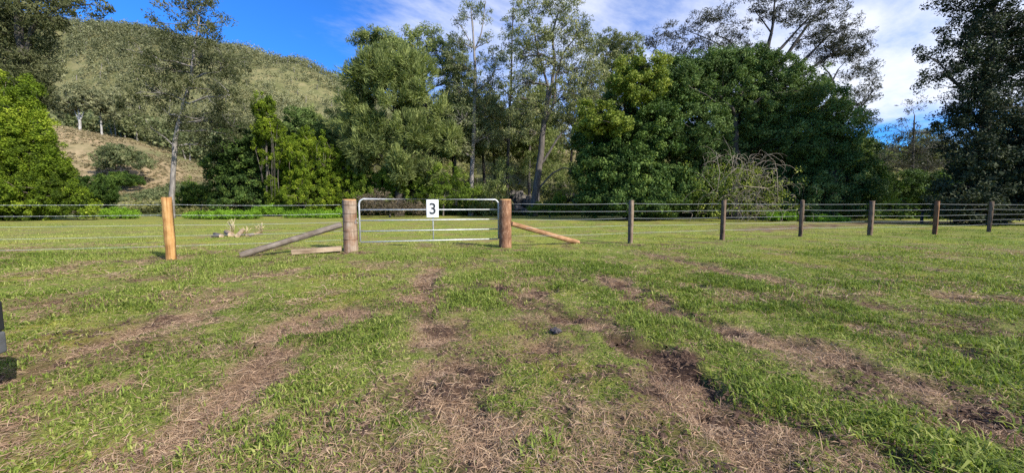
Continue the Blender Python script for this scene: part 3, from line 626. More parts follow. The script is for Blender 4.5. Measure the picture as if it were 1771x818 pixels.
more_crown(FT, 30.5, [(1105, 165, 50, 48, 1.5), (1050, 245, 55, 48, 1.5), (1120, 240, 60, 60, 1), (1028, 300, 40, 50, 0), (1095, 320, 70, 50, 0), (1150, 330, 60, 50, 0), (1160, 200, 50, 60, 2), (1085, 270, 60, 50, 1), (1030, 345, 34, 26, 0), (1100, 350, 70, 24, -1)], 'broad', 'fig', 'crown', 1.5, 5, 1.0)
tree('dark_tree', 'broad dark green tree forming the rounded middle of the dense clump', 'tree', 32,
     [(1270, 378, .5), (1270, 300, .42), (1270, 200, .3)],
     [(1165, 128, 36, 26, 0), (1185, 150, 40, 30, -.5), (1200, 118, 46, 22, 1), (1300, 110, 50, 20, 1), (1240, 112, 44, 18, 1), (1270, 118, 60, 28, 2), (1335, 135, 50, 30, 1), (1390, 150, 40, 30, 1), (1180, 165, 50, 36), (1250, 165, 60, 40), (1330, 190, 60, 44), (1400, 200, 50, 44), (1200, 230, 60, 50), (1280, 240, 60, 50, 2), (1370, 250, 60, 50), (1200, 310, 60, 50), (1290, 320, 70, 45, 3), (1370, 320, 60, 50, 1), (1240, 345, 80, 28, 2), (1230, 270, 60, 50, 2), (1330, 280, 60, 50, 3), (1300, 200, 50, 50, 1)],
     'fine', 'fig_mid', 'bark_dark', 1.35, seed=20, twigs=.1)
tree('dark_tree', 'dark green tree sloping down at the right end of the dense clump', 'tree', 30,
     [(1440, 378, .4), (1440, 300, .3), (1435, 230, .2)],
     [(1420, 180, 40, 30), (1450, 215, 40, 36), (1410, 250, 46, 44), (1465, 265, 42, 40), (1490, 300, 30, 30), (1430, 315, 56, 46), (1490, 335, 36, 34), (1400, 340, 50, 32)],
     'fine', 'fig_mid', 'bark_dark', 1.35, seed=21, twigs=.08)
tree('bare_crowned_tree', 'large sparse tree with spreading dark limbs against the sky behind the dense clump', 'tree', 40,
     [(1310, 374, .5), (1312, 250, .42), (1316, 140, .27), (1326, 90, .2), (1336, 50, .13), (1340, 0, .07)],
     [(1135, 75, 20, 22, 0, .6), (1165, 60, 24, 22, 0, .6), (1205, 45, 26, 24, 0, .7), (1245, 30, 26, 22, 0, .7), (1185, 90, 28, 14, 0, .7), (1235, 80, 30, 20, 0, .7), (1280, 60, 26, 22, 0, .6), (1320, 15, 30, 20, 0, .8), (1375, 25, 34, 22, 0, .8), (1420, 20, 34, 22, 0, .8), (1300, 85, 26, 16, 0, .5), (1400, 60, 30, 20, 0, .7), (1450, 55, 30, 24, 0, .9), (1440, 90, 38, 22, 0, 1.1), (1475, 85, 26, 24, 0, 1.0), (1490, 125, 28, 20, 0, .8), (1500, 160, 24, 18, 0, .7), (1470, 180, 26, 20, 0, .7), (1505, 60, 8, 10, 0, .3), (1495, 210, 24, 16, 0, .6), (1340, -20, 80, 16, 0, .6), (1440, -10, 40, 14, 0, .5)],
     'twig', 'sparse', 'bark_black', 1.25, seed=22, twigs=.7, leaf=1.0, nl=44, limb_r=.22,
     extra_limbs=[[(1316, 110, .2), (1350, 85, .16), (1372, 60, .1), (1400, 30, .06)], [(1320, 170, .26), (1345, 120, .2), (1375, 75, .16), (1400, 40, .09), (1440, 8, .04)], [(1330, 190, .24), (1370, 130, .2), (1400, 95, .13), (1440, 55, .07), (1480, 40, .03)], [(1345, 200, .2), (1390, 130, .17), (1420, 105, .11), (1470, 75, .05)], [(1390, 170, .12), (1440, 140, .09), (1450, 120, .06)], [(1446, 190, .12), (1444, 150, .1), (1435, 128, .07), (1420, 112, .04)], [(1310, 150, .14), (1275, 95, .1), (1262, 70, .07), (1235, 60, .04)], [(1275, 95, .06), (1230, 70, .05), (1180, 50, .03)], [(1300, 200, .12), (1180, 105, .07), (1130, 88, .04)], [(1455, 215, .1), (1490, 185, .07), (1515, 150, .03)], [(1336, 60, .08), (1318, 35, .06), (1306, 20, .03)]])
tree('sparse_sapling', 'thin half bare sapling standing in the gap of sky before the right hand tree', 'tree', 42,
     [(1578, 374, .2), (1578, 300, .16), (1580, 240, .1), (1582, 200, .05)],
     [(1580, 185, 26, 16, 0, .35), (1560, 225, 30, 22, 0, .5), (1605, 225, 30, 20, 0, .5), (1540, 255, 28, 20, 0, .7), (1585, 260, 36, 20, 0, .8), (1625, 250, 26, 22, 0, .8), (1560, 285, 36, 20, 0, 1.0), (1610, 285, 34, 20, 0, 1.0), (1520, 285, 24, 20, 0, .9)],
     'twig', 'sparse', 'bark_mid', .9, seed=23, twigs=1.0)
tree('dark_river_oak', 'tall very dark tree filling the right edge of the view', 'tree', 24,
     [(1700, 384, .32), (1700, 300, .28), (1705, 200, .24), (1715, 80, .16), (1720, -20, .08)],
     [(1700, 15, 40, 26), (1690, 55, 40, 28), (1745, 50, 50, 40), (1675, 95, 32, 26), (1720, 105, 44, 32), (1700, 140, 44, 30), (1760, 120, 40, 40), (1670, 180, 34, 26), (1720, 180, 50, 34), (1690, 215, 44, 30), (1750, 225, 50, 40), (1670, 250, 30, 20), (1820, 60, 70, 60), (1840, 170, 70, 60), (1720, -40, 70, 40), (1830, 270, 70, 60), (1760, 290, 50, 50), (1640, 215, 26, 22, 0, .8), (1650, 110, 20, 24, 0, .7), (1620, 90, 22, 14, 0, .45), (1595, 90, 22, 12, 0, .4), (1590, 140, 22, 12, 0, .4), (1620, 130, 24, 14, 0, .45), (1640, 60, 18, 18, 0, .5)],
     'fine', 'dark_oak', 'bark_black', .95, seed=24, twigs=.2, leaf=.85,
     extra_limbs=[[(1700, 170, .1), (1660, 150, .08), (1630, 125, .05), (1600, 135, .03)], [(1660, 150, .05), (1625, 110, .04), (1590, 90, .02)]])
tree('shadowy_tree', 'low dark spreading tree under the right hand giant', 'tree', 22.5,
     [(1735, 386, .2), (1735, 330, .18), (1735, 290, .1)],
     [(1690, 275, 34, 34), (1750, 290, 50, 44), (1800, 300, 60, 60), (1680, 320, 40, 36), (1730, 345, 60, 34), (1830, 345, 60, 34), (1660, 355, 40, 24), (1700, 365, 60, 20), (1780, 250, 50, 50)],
     'fine', 'dark_oak', 'bark_black', 1.7, seed=25)  # dark leaves, their colour also standing in for the deep shade here
bush('yellowish_shrub', 'yellow green shrub at the right foot of the dense clump', 'bush', 31, [(1500, 305, 26, 26), (1520, 330, 26, 24), (1490, 345, 30, 18)], 'fine', 'bush', 1.0, seed=26)
bush('dark_shrub', 'dark shrub below the half bare sapling', 'bush', 33, [(1560, 320, 36, 26), (1610, 325, 36, 28), (1650, 315, 30, 30), (1540, 345, 36, 20), (1600, 350, 50, 18), (1660, 345, 40, 24)], 'fine', 'fig', 1.0, seed=27)
bush('leafy_shrub', 'shrub with pale yellowish leaves behind the fence posts at the right', 'bush', 25, [(1540, 360, 28, 14, 0, .5), (1560, 345, 18, 16, 0, .5), (1650, 350, 26, 18, 0, .5), (1625, 362, 22, 10, 0, .5)], 'twig', 'bright_bush', 1.2, seed=28, twigs=.8)
bush('vivid_bush', 'vivid green leafy bush beneath the broad river oak', 'bush', 43, [(640, 318, 30, 22), (685, 310, 32, 22), (655, 340, 40, 18), (720, 325, 22, 26)], 'vine', 'bright_bush', 1.0, seed=29)
bush('green_shrub', 'loose pale green shrub behind the middle of the gate', 'bush', 42, [(775, 305, 30, 22), (760, 335, 32, 20), (805, 335, 32, 22), (725, 300, 14, 30, 0, .8)], 'fine', 'bright_bush', .85, seed=30, twigs=.4)
bush('brown_bush', 'dry brown bush seen over the left half of the gate', 'bush', 37, [(640, 352, 26, 16), (680, 356, 30, 12), (655, 338, 14, 12, 0, .6), (720, 360, 24, 10)], 'twig', 'brown_bush', 2.2, seed=31, twigs=.9)
bush('grey_shrub', 'grey olive shrub between gate and forked gum', 'bush', 44, [(850, 335, 30, 26), (835, 355, 30, 16), (865, 300, 22, 26, 0, .8)], 'gum', 'oak', 1.5, seed=32)
bush('olive_shrub', 'olive shrub growing among the rocks right of the forked gum', 'bush', 47, [(970, 310, 34, 30), (1000, 340, 26, 30), (960, 345, 22, 20, 0, .8), (930, 290, 26, 24, 0, .7)], 'gum', 'oak', 1.4, seed=33)
bush('small_bright_bush', 'small yellow green bush low between the rocks', 'bush', 38, [(925, 362, 12, 10), (958, 360, 14, 11), (968, 345, 10, 12)], 'vine', 'bright_bush', .9, seed=34)

# ---- far, on and before the hill
def hz(px, D):
    p = at(px, 300, D); return px_of(p[0], D, float(height(p[0], D)))[1]
y0 = hz(136, 97)
tree('white_gum', 'white trunked gum at the top edge of the dry clearing', 'tree', 97, [(138, y0, .3), (138, y0 - 22, .26), (135, y0 - 38, .16)],
     [(130, y0 - 50, 26, 16, 0, .8), (110, y0 - 35, 18, 14, 0, .7), (155, y0 - 48, 20, 16, 0, .8)], 'gum', 'hill_tree', 'bark_pale', .9, seed=40, leaf=2.2, twigs=.3, extra_limbs=[[(138, y0 - 12, .2), (128, y0 - 34, .14), (124, y0 - 46, .08)], [(138, y0 - 14, .18), (148, y0 - 36, .1)]])
y0 = hz(172, 101)
tree('white_gum', 'fainter white stemmed gum right of the first one on the slope', 'tree', 101, [(176, y0, .24), (174, y0 - 30, .18), (172, y0 - 50, .1)],
     [(170, y0 - 58, 26, 16, 0, .8), (190, y0 - 40, 20, 14, 0, .8)], 'gum', 'hill_tree', 'bark_pale', .9, seed=41, leaf=2.2, twigs=.3, extra_limbs=[[(176, y0 - 20, .14), (167, y0 - 45, .08)]])
y0 = hz(212, 78)
tree('clearing_tree', 'small brownish spreading tree alone in the dry clearing', 'tree', 78, [(212, y0, .3), (210, y0 - 20, .22), (206, y0 - 34, .12)],
     [(195, y0 - 45, 24, 14), (225, y0 - 42, 24, 14), (205, y0 - 56, 20, 10), (250, y0 - 32, 18, 8, 0, .7), (185, y0 - 30, 14, 8)], 'gum', 'gum', 'bark_mid', 1.3, seed=42, leaf=1.5, twigs=.4)
bush('clearing_bush', 'dark low bush at the foot of the clearing tree', 'bush', 76, [(195, y0 - 6, 22, 8), (222, y0 - 4, 22, 8), (210, y0 - 10, 16, 8)], 'fine', 'bush', 1.2, seed=43, leaf=1.5)

def mass(name, label, pts, rad, nl, size, mat, seed, trunks=None):
    """a far wood that reads as one mass: crowns of leaf clumps, with stems"""
    rng = np.random.default_rng(seed); n = len(pts)
    per = nl; d = rand_dir(rng, n * per); rr = rng.random(n * per) ** .4
    R = np.repeat(rad, per, 0); P = np.repeat(pts, per, 0) + d * R * rr[:, None]
    A = rand_dir(rng, n * per); B = np.cross(A, rand_dir(rng, n * per) + d * .6 + np.array((0, 0, .5))); B /= np.linalg.norm(B, axis=1)[:, None] + 1e-9
    k = size * rng.lognormal(0, .3, n * per); V = leaf_quads(P, A, B, k, k * .6)
    t = np.repeat(rng.normal(.45, .17, n) + (fbm(pts[:, 0], pts[:, 2] * 2 + pts[:, 1] * .5, 3, .022, 9) - .5) * 1.1, per) + rng.normal(0, .12, n * per); Q = np.arange(len(V)).reshape(-1, 4); mi = np.zeros(len(Q), int); T = np.repeat(np.clip(t, 0, 1), 4)
    if trunks is not None:
        idx = np.where(rng.random(n) < trunks)[0]; m = len(idx); base = pts[idx].copy(); base[:, 2] -= rad[idx, 2] * 1.6; top = pts[idx] + rng.normal(0, .4, (m, 3)); w = .16 * rad[idx, 0:1] ** .5
        a = np.array((1, 0, 0)) * w; b_ = np.array((0, 1, 0)) * w; c1 = np.stack([base - a, base + b_ * .6 - a * 0, base + a, base - b_, top - a * .5, top + b_ * .5, top + a * .5, top - b_ * .5], 1).reshape(-1, 3)
        o_ = len(V) + np.arange(m)[:, None] * 8; q = np.concatenate([o_ + np.array([[i, (i + 1) % 4, 4 + (i + 1) % 4, 4 + i]]) for i in range(4)], 0)
        V = np.vstack([V, c1]); Q = np.vstack([Q, q]); mi = np.concatenate([mi, np.ones(len(q), int)]); T = np.concatenate([T, np.zeros(len(c1))])
    me = mesh_np(name, V, Q, [mat, M['bark_grey']], {'tint': T}, mat_idx=mi)
    return tag(link(name, me), label, None, None, 'stuff')
def hill_wood():
    rng = np.random.default_rng(77); n = 42000
    Y = 116 + rng.random(n) ** .7 * 175; X = (rng.random(n) * 2.1 - 1.6) * Y
    dens = fbm(X, Y, 3, .03, 6) + .3 * (Y < 150) + .10 * (Y > 235)
    k = rng.random(n) < sstep(dens, .30, .62) * .7 + .2; X, Y = X[k], Y[k]
    r = rng.uniform(1.3, 3.1, len(X)) * np.where(Y < 150, 1.3, 1.0); R = np.stack([r, r, r * rng.uniform(.8, 1.3, len(X))], -1)
    P = np.stack([X, Y, height(X, Y) + R[:, 2] * 1.0 + .4], -1)
    mass('hillside_forest', 'olive grey eucalypt forest covering the hill', P[:13500], R[:13500], 58, .62, M['hill_tree'], 5, trunks=.12)
hill_wood()
def band_wood():
    # dark trees filling the foot of the hill, around the clearing
    rng = np.random.default_rng(78); n = 1500
    Y = rng.uniform(100, 128, n); X = rng.uniform(-190, 150, n)
    k = (X < -20) | (X > 25) | (Y > 112); k &= ~((X > -140) & (X < -78) & (Y < 108)); X, Y = X[k], Y[k]
    r = rng.uniform(2.2, 4.2, len(X)); R = np.stack([r, r, r], -1); P = np.stack([X, Y, height(X, Y) + r * 1.3], -1)
    mass('far_treeline', 'dark band of trees along the foot of the hill', P, R, 90, .85, M['gum'], 6, trunks=.3)
    # bank scrub
    n = 2600; X = rng.uniform(-75, 95, n); Y = rng.uniform(53, 86, n); k = (X > -58 - 0 * Y) ; X, Y = X[k], Y[k]
    r = rng.uniform(.7, 1.9, len(X)); R = np.stack([r, r, r * .8], -1); P = np.stack([X, Y, height(X, Y) + r * .55], -1)
    mass('bank_scrub', 'mixed olive scrub covering the bank behind the trees', P, R, 60, .34, M['bank'], 7, trunks=.08)
    n = 1500; X = rng.uniform(-78, -30, n); Y = rng.uniform(56, 80, n); k = fbm(X, Y, 3, .15, 8) > .5; X, Y = X[k], Y[k]
    r = rng.uniform(.4, 1.1, len(X)); R = np.stack([r, r, r * .7], -1); P = np.stack([X, Y, height(X, Y) + r * .4], -1)
    mass('slope_scrub', 'low grey green scrub below the dry clearing', P, R, 50, .3, M['gum'], 8)
    n = 5200; X = rng.uniform(-150, -66, n); Y = rng.uniform(70, 108, n); k = fbm(X, Y, 3, .12, 18) > .42; X, Y = X[k], Y[k]
    r = rng.uniform(.15, .5, len(X)); R = np.stack([r * 1.3, r, r * .8], -1); P = np.stack([X, Y, height(X, Y) + r * .3], -1)
    mass('dry_tussocks', 'dull tan tussocks dotted over the dry clearing', P, R, 22, .26, M['tussock'], 12)
    # undergrowth along the far edge of the paddock
    n = 1300; X = rng.uniform(-26, 42, n); Y = rng.uniform(44, 50, n) - np.clip((X - 8) * .55, 0, 12) ; 
    r = rng.uniform(.35, .95, n); R = np.stack([r * 1.3, r, r], -1); P = np.stack([X, Y, r * .7], -1)
    mass('undergrowth', 'dark undergrowth lining the far edge of the paddock', P, R, 70, .24, M['bush'], 9)
band_wood()
# trees one can tell apart filling between, at middle distance
def filler():
    rng = random.Random(4)
    protos = []
    spec = [(-22, 56, 1.0), (-15, 60, 1.15), (-9, 57, .95), (-3, 62, 1.1), (4, 58, .9), (10, 63, 1.15), (-29, 58, 1.0), (17, 60, .9), (-36, 60, .9), (23, 62, .8), (31, 58, .75), (38, 62, .8), (46, 57, .7), (55, 60, .75), (66, 60, .8), (-42, 64, .85), (75, 58, .8), (-4, 52, 1.05), (2.5, 53, 1.1), (-8, 53, 1.1)]
    labels = ['tree behind the left gate post half hidden by the broad river oak', 'tree seen between the two river oaks near their trunks', 'tree directly behind the tall thin pale gum', 'slim tree behind the thin dark stemmed gum', "tree just right of the forked gum's leaning trunk", 'tree behind the left shoulder of the dense fig', 'tree behind the bright vine thicket left of the gate', 'tree hidden behind the middle of the dense fig', 'tree at the back of the yellow vine column', 'tree behind the broad dark tree of the clump', "tree behind the spreading sparse tree's trunk", 'tree behind the right slope of the dense clump', 'low crowned tree under the gap of sky left of the sapling', 'low crowned tree behind the half bare sapling', 'low tree right of the sapling in the distance', 'tree behind the dark rounded tree left of the vine column', 'distant tree behind the very dark tree at the right edge', 'olive tree filling the gap between the tall pale gum and the thin gum', "olive tree rising behind the forked gum's first fork", 'olive tree between the second river oak and the tall pale gum']
    for i, (x, y, s_) in enumerate(spec):
        if i < 3:
            px = CX; r_ = tree('background_tree', 'slim olive tree in the mass behind the paddock trees', 'tree', 50, [(px, 370, .25), (px + 2, 300, .2), (px - 3, 230, .12), (px, 190, .07)],
                 [(px + rng.uniform(-36, 36), 178 + j * 7.5, rng.uniform(24, 38), rng.uniform(16, 24), rng.uniform(-1.5, 1.5), .9) for j in range(11)], 'gum', ('oak', 'oak', 'pale_gum')[i], ('bark_mid', 'bark_grey', 'bark_dark')[i], 1.0, group='trees filling the bank behind the paddock', seed=60 + i, twigs=.5, leaf=1.25)
            protos.append(r_)
            o = r_
        else:
            src = protos[i % 3]; o = src.copy(); COL.objects.link(o)
            for ch in src.children:
                c = ch.copy(); COL.objects.link(c); c.parent = o
        o.location = (x, y, float(height(x, y))); o.rotation_euler = (0, 0, rng.random() * 6.28); o.scale = (s_, s_, s_); o['label'] = labels[i]
filler()

# ---- rocks on the bank
def rocks():
    rng = np.random.default_rng(8)
    wh = ['russet rock leaning at the left foot of the forked gum', 'largest pale rock just right of the forked gum', 'grey rock at the very foot of the forked gum', 'dark block above the post left of the gum', 'rounded grey rock lowest beside the right gate post', 'small pale rock on top of the rock heap', 'wide flat rock at the right of the heap', 'small dark rock between wire and gum trunk', 'tilted slab half hidden by the olive shrub']
    sp = [(898, 345, 12, 14), (950, 328, 13, 9), (915, 352, 10, 12), (886, 338, 8, 9), (892, 362, 13, 8), (972, 320, 8, 6), (985, 340, 14, 8), (908, 366, 7, 6), (1002, 352, 11, 9)]
    import bmesh
    for (px, py, rx, ry), lb in zip(sp, wh):
        D = 44 + (370 - py) * .12; c = at(px, py, D); k = D / F
        bm = bmesh.new(); bmesh.ops.create_icosphere(bm, subdivisions=3, radius=1)
        V = np.array([v.co[:] for v in bm.verts]); f = 1 + .55 * (fbm(V[:, 0] * 1.3 + px, V[:, 1] * 1.3 + V[:, 2] * 2.1, 3, 1.0) - .5)
        q = np.round(V * 1.8) / 1.8; V = (V * .55 + q * .45) * f[:, None] * np.array((rx * k, rx * k * .8, ry * k))
        for v, co in zip(bm.verts, V): v.co = co
        me = bpy.data.meshes.new('rock'); bm.to_mesh(me); bm.free(); me.materials.append(M['rock'])
        o = link('rock', me, loc=tuple(c)); tag(o, lb, 'rock', 'rocks on the bank by the forked gum')
rocks()

# ---- dead vine tangle
def tangle():
    rng = np.random.default_rng(21); D = 26.0
    base = at(1300, 380, D); base[2] = 0
    root = thing('vine_tangle', base, 'pale tangle of dead bare vines spilling from the dense dark clump', 'vine')
    mb = MB()
    for i in range(320):
        t = rng.random(); cy_ = 375 - 110 * rng.random() ** 1.2; cx_ = rng.normal(1292, 30 + (cy_ - 265) * .14)
        cx_ += (cy_ - 300) * .25
        p0 = at(cx_, cy_, D + .2 + rng.normal(.6, .7)); L_ = rng.uniform(.6, 2.4); th = rng.uniform(0, math.pi * 2); curl = rng.normal(0, .8)
        P = [p0]; pitch = rng.uniform(-.6, 1.3)
        for j in range(9):
            th += curl * .22 + rng.normal(0, .22); pitch -= rng.uniform(0, .34)
            P.append(P[-1] + L_ / 9 * np.array((math.cos(th) * math.cos(pitch), .5 * math.sin(th) * math.cos(pitch), math.sin(pitch))))
        P = np.array(P); P[:, 2] = np.maximum(P[:, 2], .03); mb.tube(P, np.linspace(1, .5, 10) * rng.uniform(.006, .018), 4, cap=False)
    for p in ([(1238, 345, .04), (1245, 300, .035), (1238, 262, .02)], [(1345, 350, .05), (1344, 300, .04), (1340, 280, .03), (1322, 262, .02)], [(1250, 330, .03), (1290, 322, .04), (1330, 326, .03)], [(1270, 300, .03), (1262, 258, .02), (1250, 235, .012)], [(1316, 292, .03), (1345, 292, .03)], [(1240, 320, .04), (1275, 290, .03), (1300, 296, .02)]):
        mb.tube(np.array([at(a, b, D - .3) for a, b, _ in p]), [q * .55 for *_, q in p], 5)
    mb.build('stems', M['vine_dead'], root, smooth=True, loc0=base)
    C = np.array([at(rng.normal(1292, 42), rng.uniform(285, 372), D + .6 + rng.normal(.6, .6)) for _ in range(190)]); C[:, 2] = np.maximum(C[:, 2], .2)
    v, t = clumps_leaves(rng, C, rng.uniform(.2, .5, 190), 'vine', rand_dir(rng, 190), .8, 34)
    link('leaves', mesh_np('leaves', v - base, np.arange(len(v)).reshape(-1, 4), M['fig_light'], {'tint': t}), root)
tangle()
# ---- weedy green mounds on the far side of the paddock
for i, (px, py, D, rx, ry, lb) in enumerate([(207, 369, 33, 24, 9, 'low bright weed mound left of the orange post'), (472, 364, 40, 34, 9, 'long bright green weed mound left of the gate'), (385, 371, 33, 60, 5, 'flat patch of bright weeds between orange post and brace'), (595, 369, 36, 24, 7, 'bright weed mound behind the left gate post'), (535, 370, 35, 44, 6, 'flat bright weeds left of the gate'), (1430, 378, 27, 30, 4, 'green weeds at the feet of the dead vine tangle'), (1345, 373, 27, 26, 5, 'taller weeds under the dead vine tangle')]):
    bush('weed_mound', lb, 'weeds', D, [(px, py, rx, ry), (px - rx * .5, py + 2, rx * .5, ry * .7), (px + rx * .5, py + 2, rx * .6, ry * .7)], 'vine', 'weed', 1.3, group='bright weeds along the paddock edge', seed=70 + i, leaf=.7)

# ------------------------------------------------------------------ gate, posts, fence
def log_mesh(r0, r1, length, seed, k=28, rings=24, knots=.02, flat=0):
    """upright log from z=-.15 to length; end cap at top"""
    rng = np.random.default_rng(seed); th = np.arange(k) * 2 * math.pi / k; zs = np.linspace(-.15, length, rings)
    V = []
    for i, z in enumerate(zs):
        r_ = r0 + (r1 - r0) * (z / length); rr = r_ * (1 + knots * 5 * (fbm(np.cos(th) * 1.5 + 5, np.sin(th) * 1.5 + z * .8, 3, 1, seed) - .5) + knots * (fbm(np.cos(th) * 9, np.sin(th) * 9 + z * 6, 2, 1, seed + 3) - .5))
        V.append(np.stack([rr * np.cos(th), rr * np.sin(th), np.full(k, z)], -1))
    V = np.array(V); top = V[-1].copy(); V[-1, :, :2] *= .985
    i = np.arange(rings - 1)[:, None] * k; j = np.arange(k)[None]; j2 = (j + 1) % k
    return V.reshape(-1, 3), np.stack([i + j, i + j2, i + k + j2, i + k + j], -1).reshape(-1, 4), V[-1]
def cap_mesh(ring, dz=.003, up=True):
    k = len(ring); c = ring.mean(0); V = np.vstack([ring, c + np.array((0, 0, 0))]); V[:, 2] += dz
    Q = [(k, a, (a + 1) % k, (a + 2) % k) for a in range(0, k, 2)]
    return V, Q
def gate_post(px, D, r_, h, mat, label, rings_wire, seed, lean=(0, 0)):
    p = at(px, 430, D); root = thing('gate_post', (p[0], D, 0), label, 'post', 'round log posts either side of the gate'); root.rotation_euler = (lean[1], lean[0], 0)
    V, Q, ring = log_mesh(r_ * 1.04, r_ * .97, h, seed); me = mesh_np('post_log', V, Q, M[mat], smooth=True); link('post_log', me, root)
    k = len(ring); r1 = ring.copy(); r1[:, :2] *= 1.006; r2 = ring.copy(); r2[:, :2] *= .95; r2[:, 2] += .03; V = np.vstack([r1, r2, r2.mean(0)]); j = np.arange(k)
    Q = np.vstack([np.stack([j, (j + 1) % k, k + (j + 1) % k, k + j], -1), [(2 * k, k + a, k + (a + 1) % k, k + (a + 2) % k) for a in range(0, k, 2)]]); link('sawn_top', mesh_np('sawn_top', V, Q, M['cut']), root)
    if rings_wire:
        for z in rings_wire:
            mb = MB(); th = np.linspace(0, 2 * math.pi, 30); mb.tube(np.stack([np.cos(th) * r_ * 1.035, np.sin(th) * r_ * 1.035, z + .008 * np.sin(th * 2)], -1), .0045, 4, cap=False); mb.build('wire_tie', M['post_dark'], root)
    return root
GL = at(608, 430, 9.45); GR = at(874, 430, 10.15)
gate_post(607, 9.45, .172, 1.285, 'post_pale', 'pale barkless log gate post left of the gate, ringed with fence wire', (1.17, .96, .745, .51, .30), 1)
gate_post(874, 10.15, .168, 1.30, 'post_bark', 'reddish rough barked log gate post right of the gate', None, 2)

def gate():
    a = np.array((-3.88, 9.42)); b = np.array((-.38, 10.38)); L_ = np.linalg.norm(b - a); ang = math.atan2(b[1] - a[1], b[0] - a[0])
    root = thing('farm_gate', (a[0], a[1], 0), 'five bar galvanised steel farm gate with rounded corners between the two log posts', 'gate', rz=ang)
    zb, zt = .225, 1.325; r_ = .0215; cr = .14
    P = [(0, 0, zb)]
    P += [(0, 0, zt - cr)] + [(cr - cr * math.cos(t), 0, zt - cr + cr * math.sin(t)) for t in np.linspace(.2, math.pi / 2, 7)]
    P += [(L_ - cr + cr * math.sin(t), 0, zt - cr + cr * math.cos(t)) for t in np.linspace(0, math.pi / 2 - .2, 7)] + [(L_, 0, zt - cr), (L_, 0, zb)]
    mb = MB(); mb.tube(P, r_, 10); mb.build('gate_frame', M['galv'], root, smooth=True)
    for i, z in enumerate((zb, .50, .775, 1.045)):
        mb = MB(); mb.tube([(r_ * .9, 0, z), (L_ / 2, 0, z), (L_ - r_ * .9, 0, z)], .016 if i else .018, 8); mb.build('rail', M['galv'], root, smooth=True)
    mb = MB(); x = L_ * .505; mb.box((x, .0175, (zb + zt) / 2), (.032, .006, zt - zb - .03)); mb.build('centre_stay', M['galv'], root)
    for hz_ in (.30, 1.1):
        mb = MB(); mb.box((L_ + .07, 0, hz_), (.14, .03, .03)); mb.build('hinge', M['galv'], root, bevel=.004)
    mb = MB(); th = np.linspace(0, 1, 12); mb.tube(np.stack([-.03 - .08 * np.sin(th * math.pi), -.03 + 0 * th, .80 - .12 * th + .04 * np.sin(th * 9)], -1), .006, 5); mb.build('chain', M['galv'], root)
    # number plate
    s = bpy.data.objects.new('number_plate', None)
    mb = MB(); mb.box((0, 0, 0), (.315, .004, .47)); pl = mb.build('number_plate', M['sign'], root, bevel=.0015); pl.location = (x - .01, -.032, 1.075)
    bpy.data.objects.remove(s)
    cu = bpy.data.curves.new('numeral', 'FONT'); cu.body = '3'; cu.size = .42; cu.align_x = 'CENTER'; cu.align_y = 'CENTER'; cu.extrude = .001; cu.offset = .006
    tmp = bpy.data.objects.new('tmp', cu); COL.objects.link(tmp); dg = bpy.context.evaluated_depsgraph_get(); me = bpy.data.meshes.new_from_object(tmp.evaluated_get(dg)); bpy.data.objects.remove(tmp)
    me.name = 'numeral'; me.materials.clear(); me.materials.append(M['ink']); n = link('numeral', me, pl); n.rotation_euler = (math.pi / 2, 0, 0); n.location = (0, -.0045, 0)
    co = np.array([v.co[:] for v in me.vertices]); c = (co.max(0) + co.min(0)) / 2; sc = .30 / (co.max(0) - co.min(0))[1]
    for v in me.vertices: v.co = ((v.co.x - c[0]) * sc * 1.0, (v.co.y - c[1]) * sc, v.co.z)
    for sx in (-.13, .13):
        for sz in (-.2, .2):
            pass
    mb = MB(); mb.box((x - .01, -.0, 1.28), (.03, .05, .02)); mb.build('clip', M['galv'], root)
gate()

def fence(label, seg, heights_at, rw, end_extra=0):
    root = thing('wire_fence', (seg[1][0], seg[1][1], 0), label, 'fence'); return root
def split_post(root, x, y, h, w, d, mat, seed, lean=(0, 0), rz=0, label=None):
    rng = np.random.default_rng(seed); zs = np.linspace(-.1, h, 9); prof = np.array([(-1, -1), (-.1, -1.06), (1, -.95), (1.05, 0), (.95, 1), (0, 1.04), (-1, .96), (-1.04, .1)])
    V = np.array([np.stack([prof[:, 0] * w / 2 * (1 + rng.normal(0, .03)) + rng.normal(0, .0035, 8) + lean[0] * z, prof[:, 1] * d / 2 * (1 + rng.normal(0, .03)) + rng.normal(0, .0035, 8) + lean[1] * z, np.full(8, z) + (rng.normal(0, .008, 8) if z > h - .01 else 0)], -1) for z in zs])
    k = 8; i = np.arange(8)[:, None] * k; j = np.arange(k)[None]; j2 = (j + 1) % k; Q = np.stack([i + j, i + j2, i + k + j2, i + k + j], -1).reshape(-1, 4)
    V = V.reshape(-1, 3); c = V[-8:].mean(0); V = np.vstack([V, c]); n = len(V) - 1; Q = np.vstack([Q, [(n, 64 + a, 64 + (a + 1) % 8, 64 + (a + 2) % 8) for a in (0, 2, 4, 6)]])
    cz, sz = math.cos(rz), math.sin(rz); V[:, :2] = V[:, :2] @ np.array([[cz, sz], [-sz, cz]])
    o = link('post', mesh_np('post', V, Q, M[mat]), root); o.location = Vector((x, y, 0)) - root.location
    if label: o['label'] = label
    return o
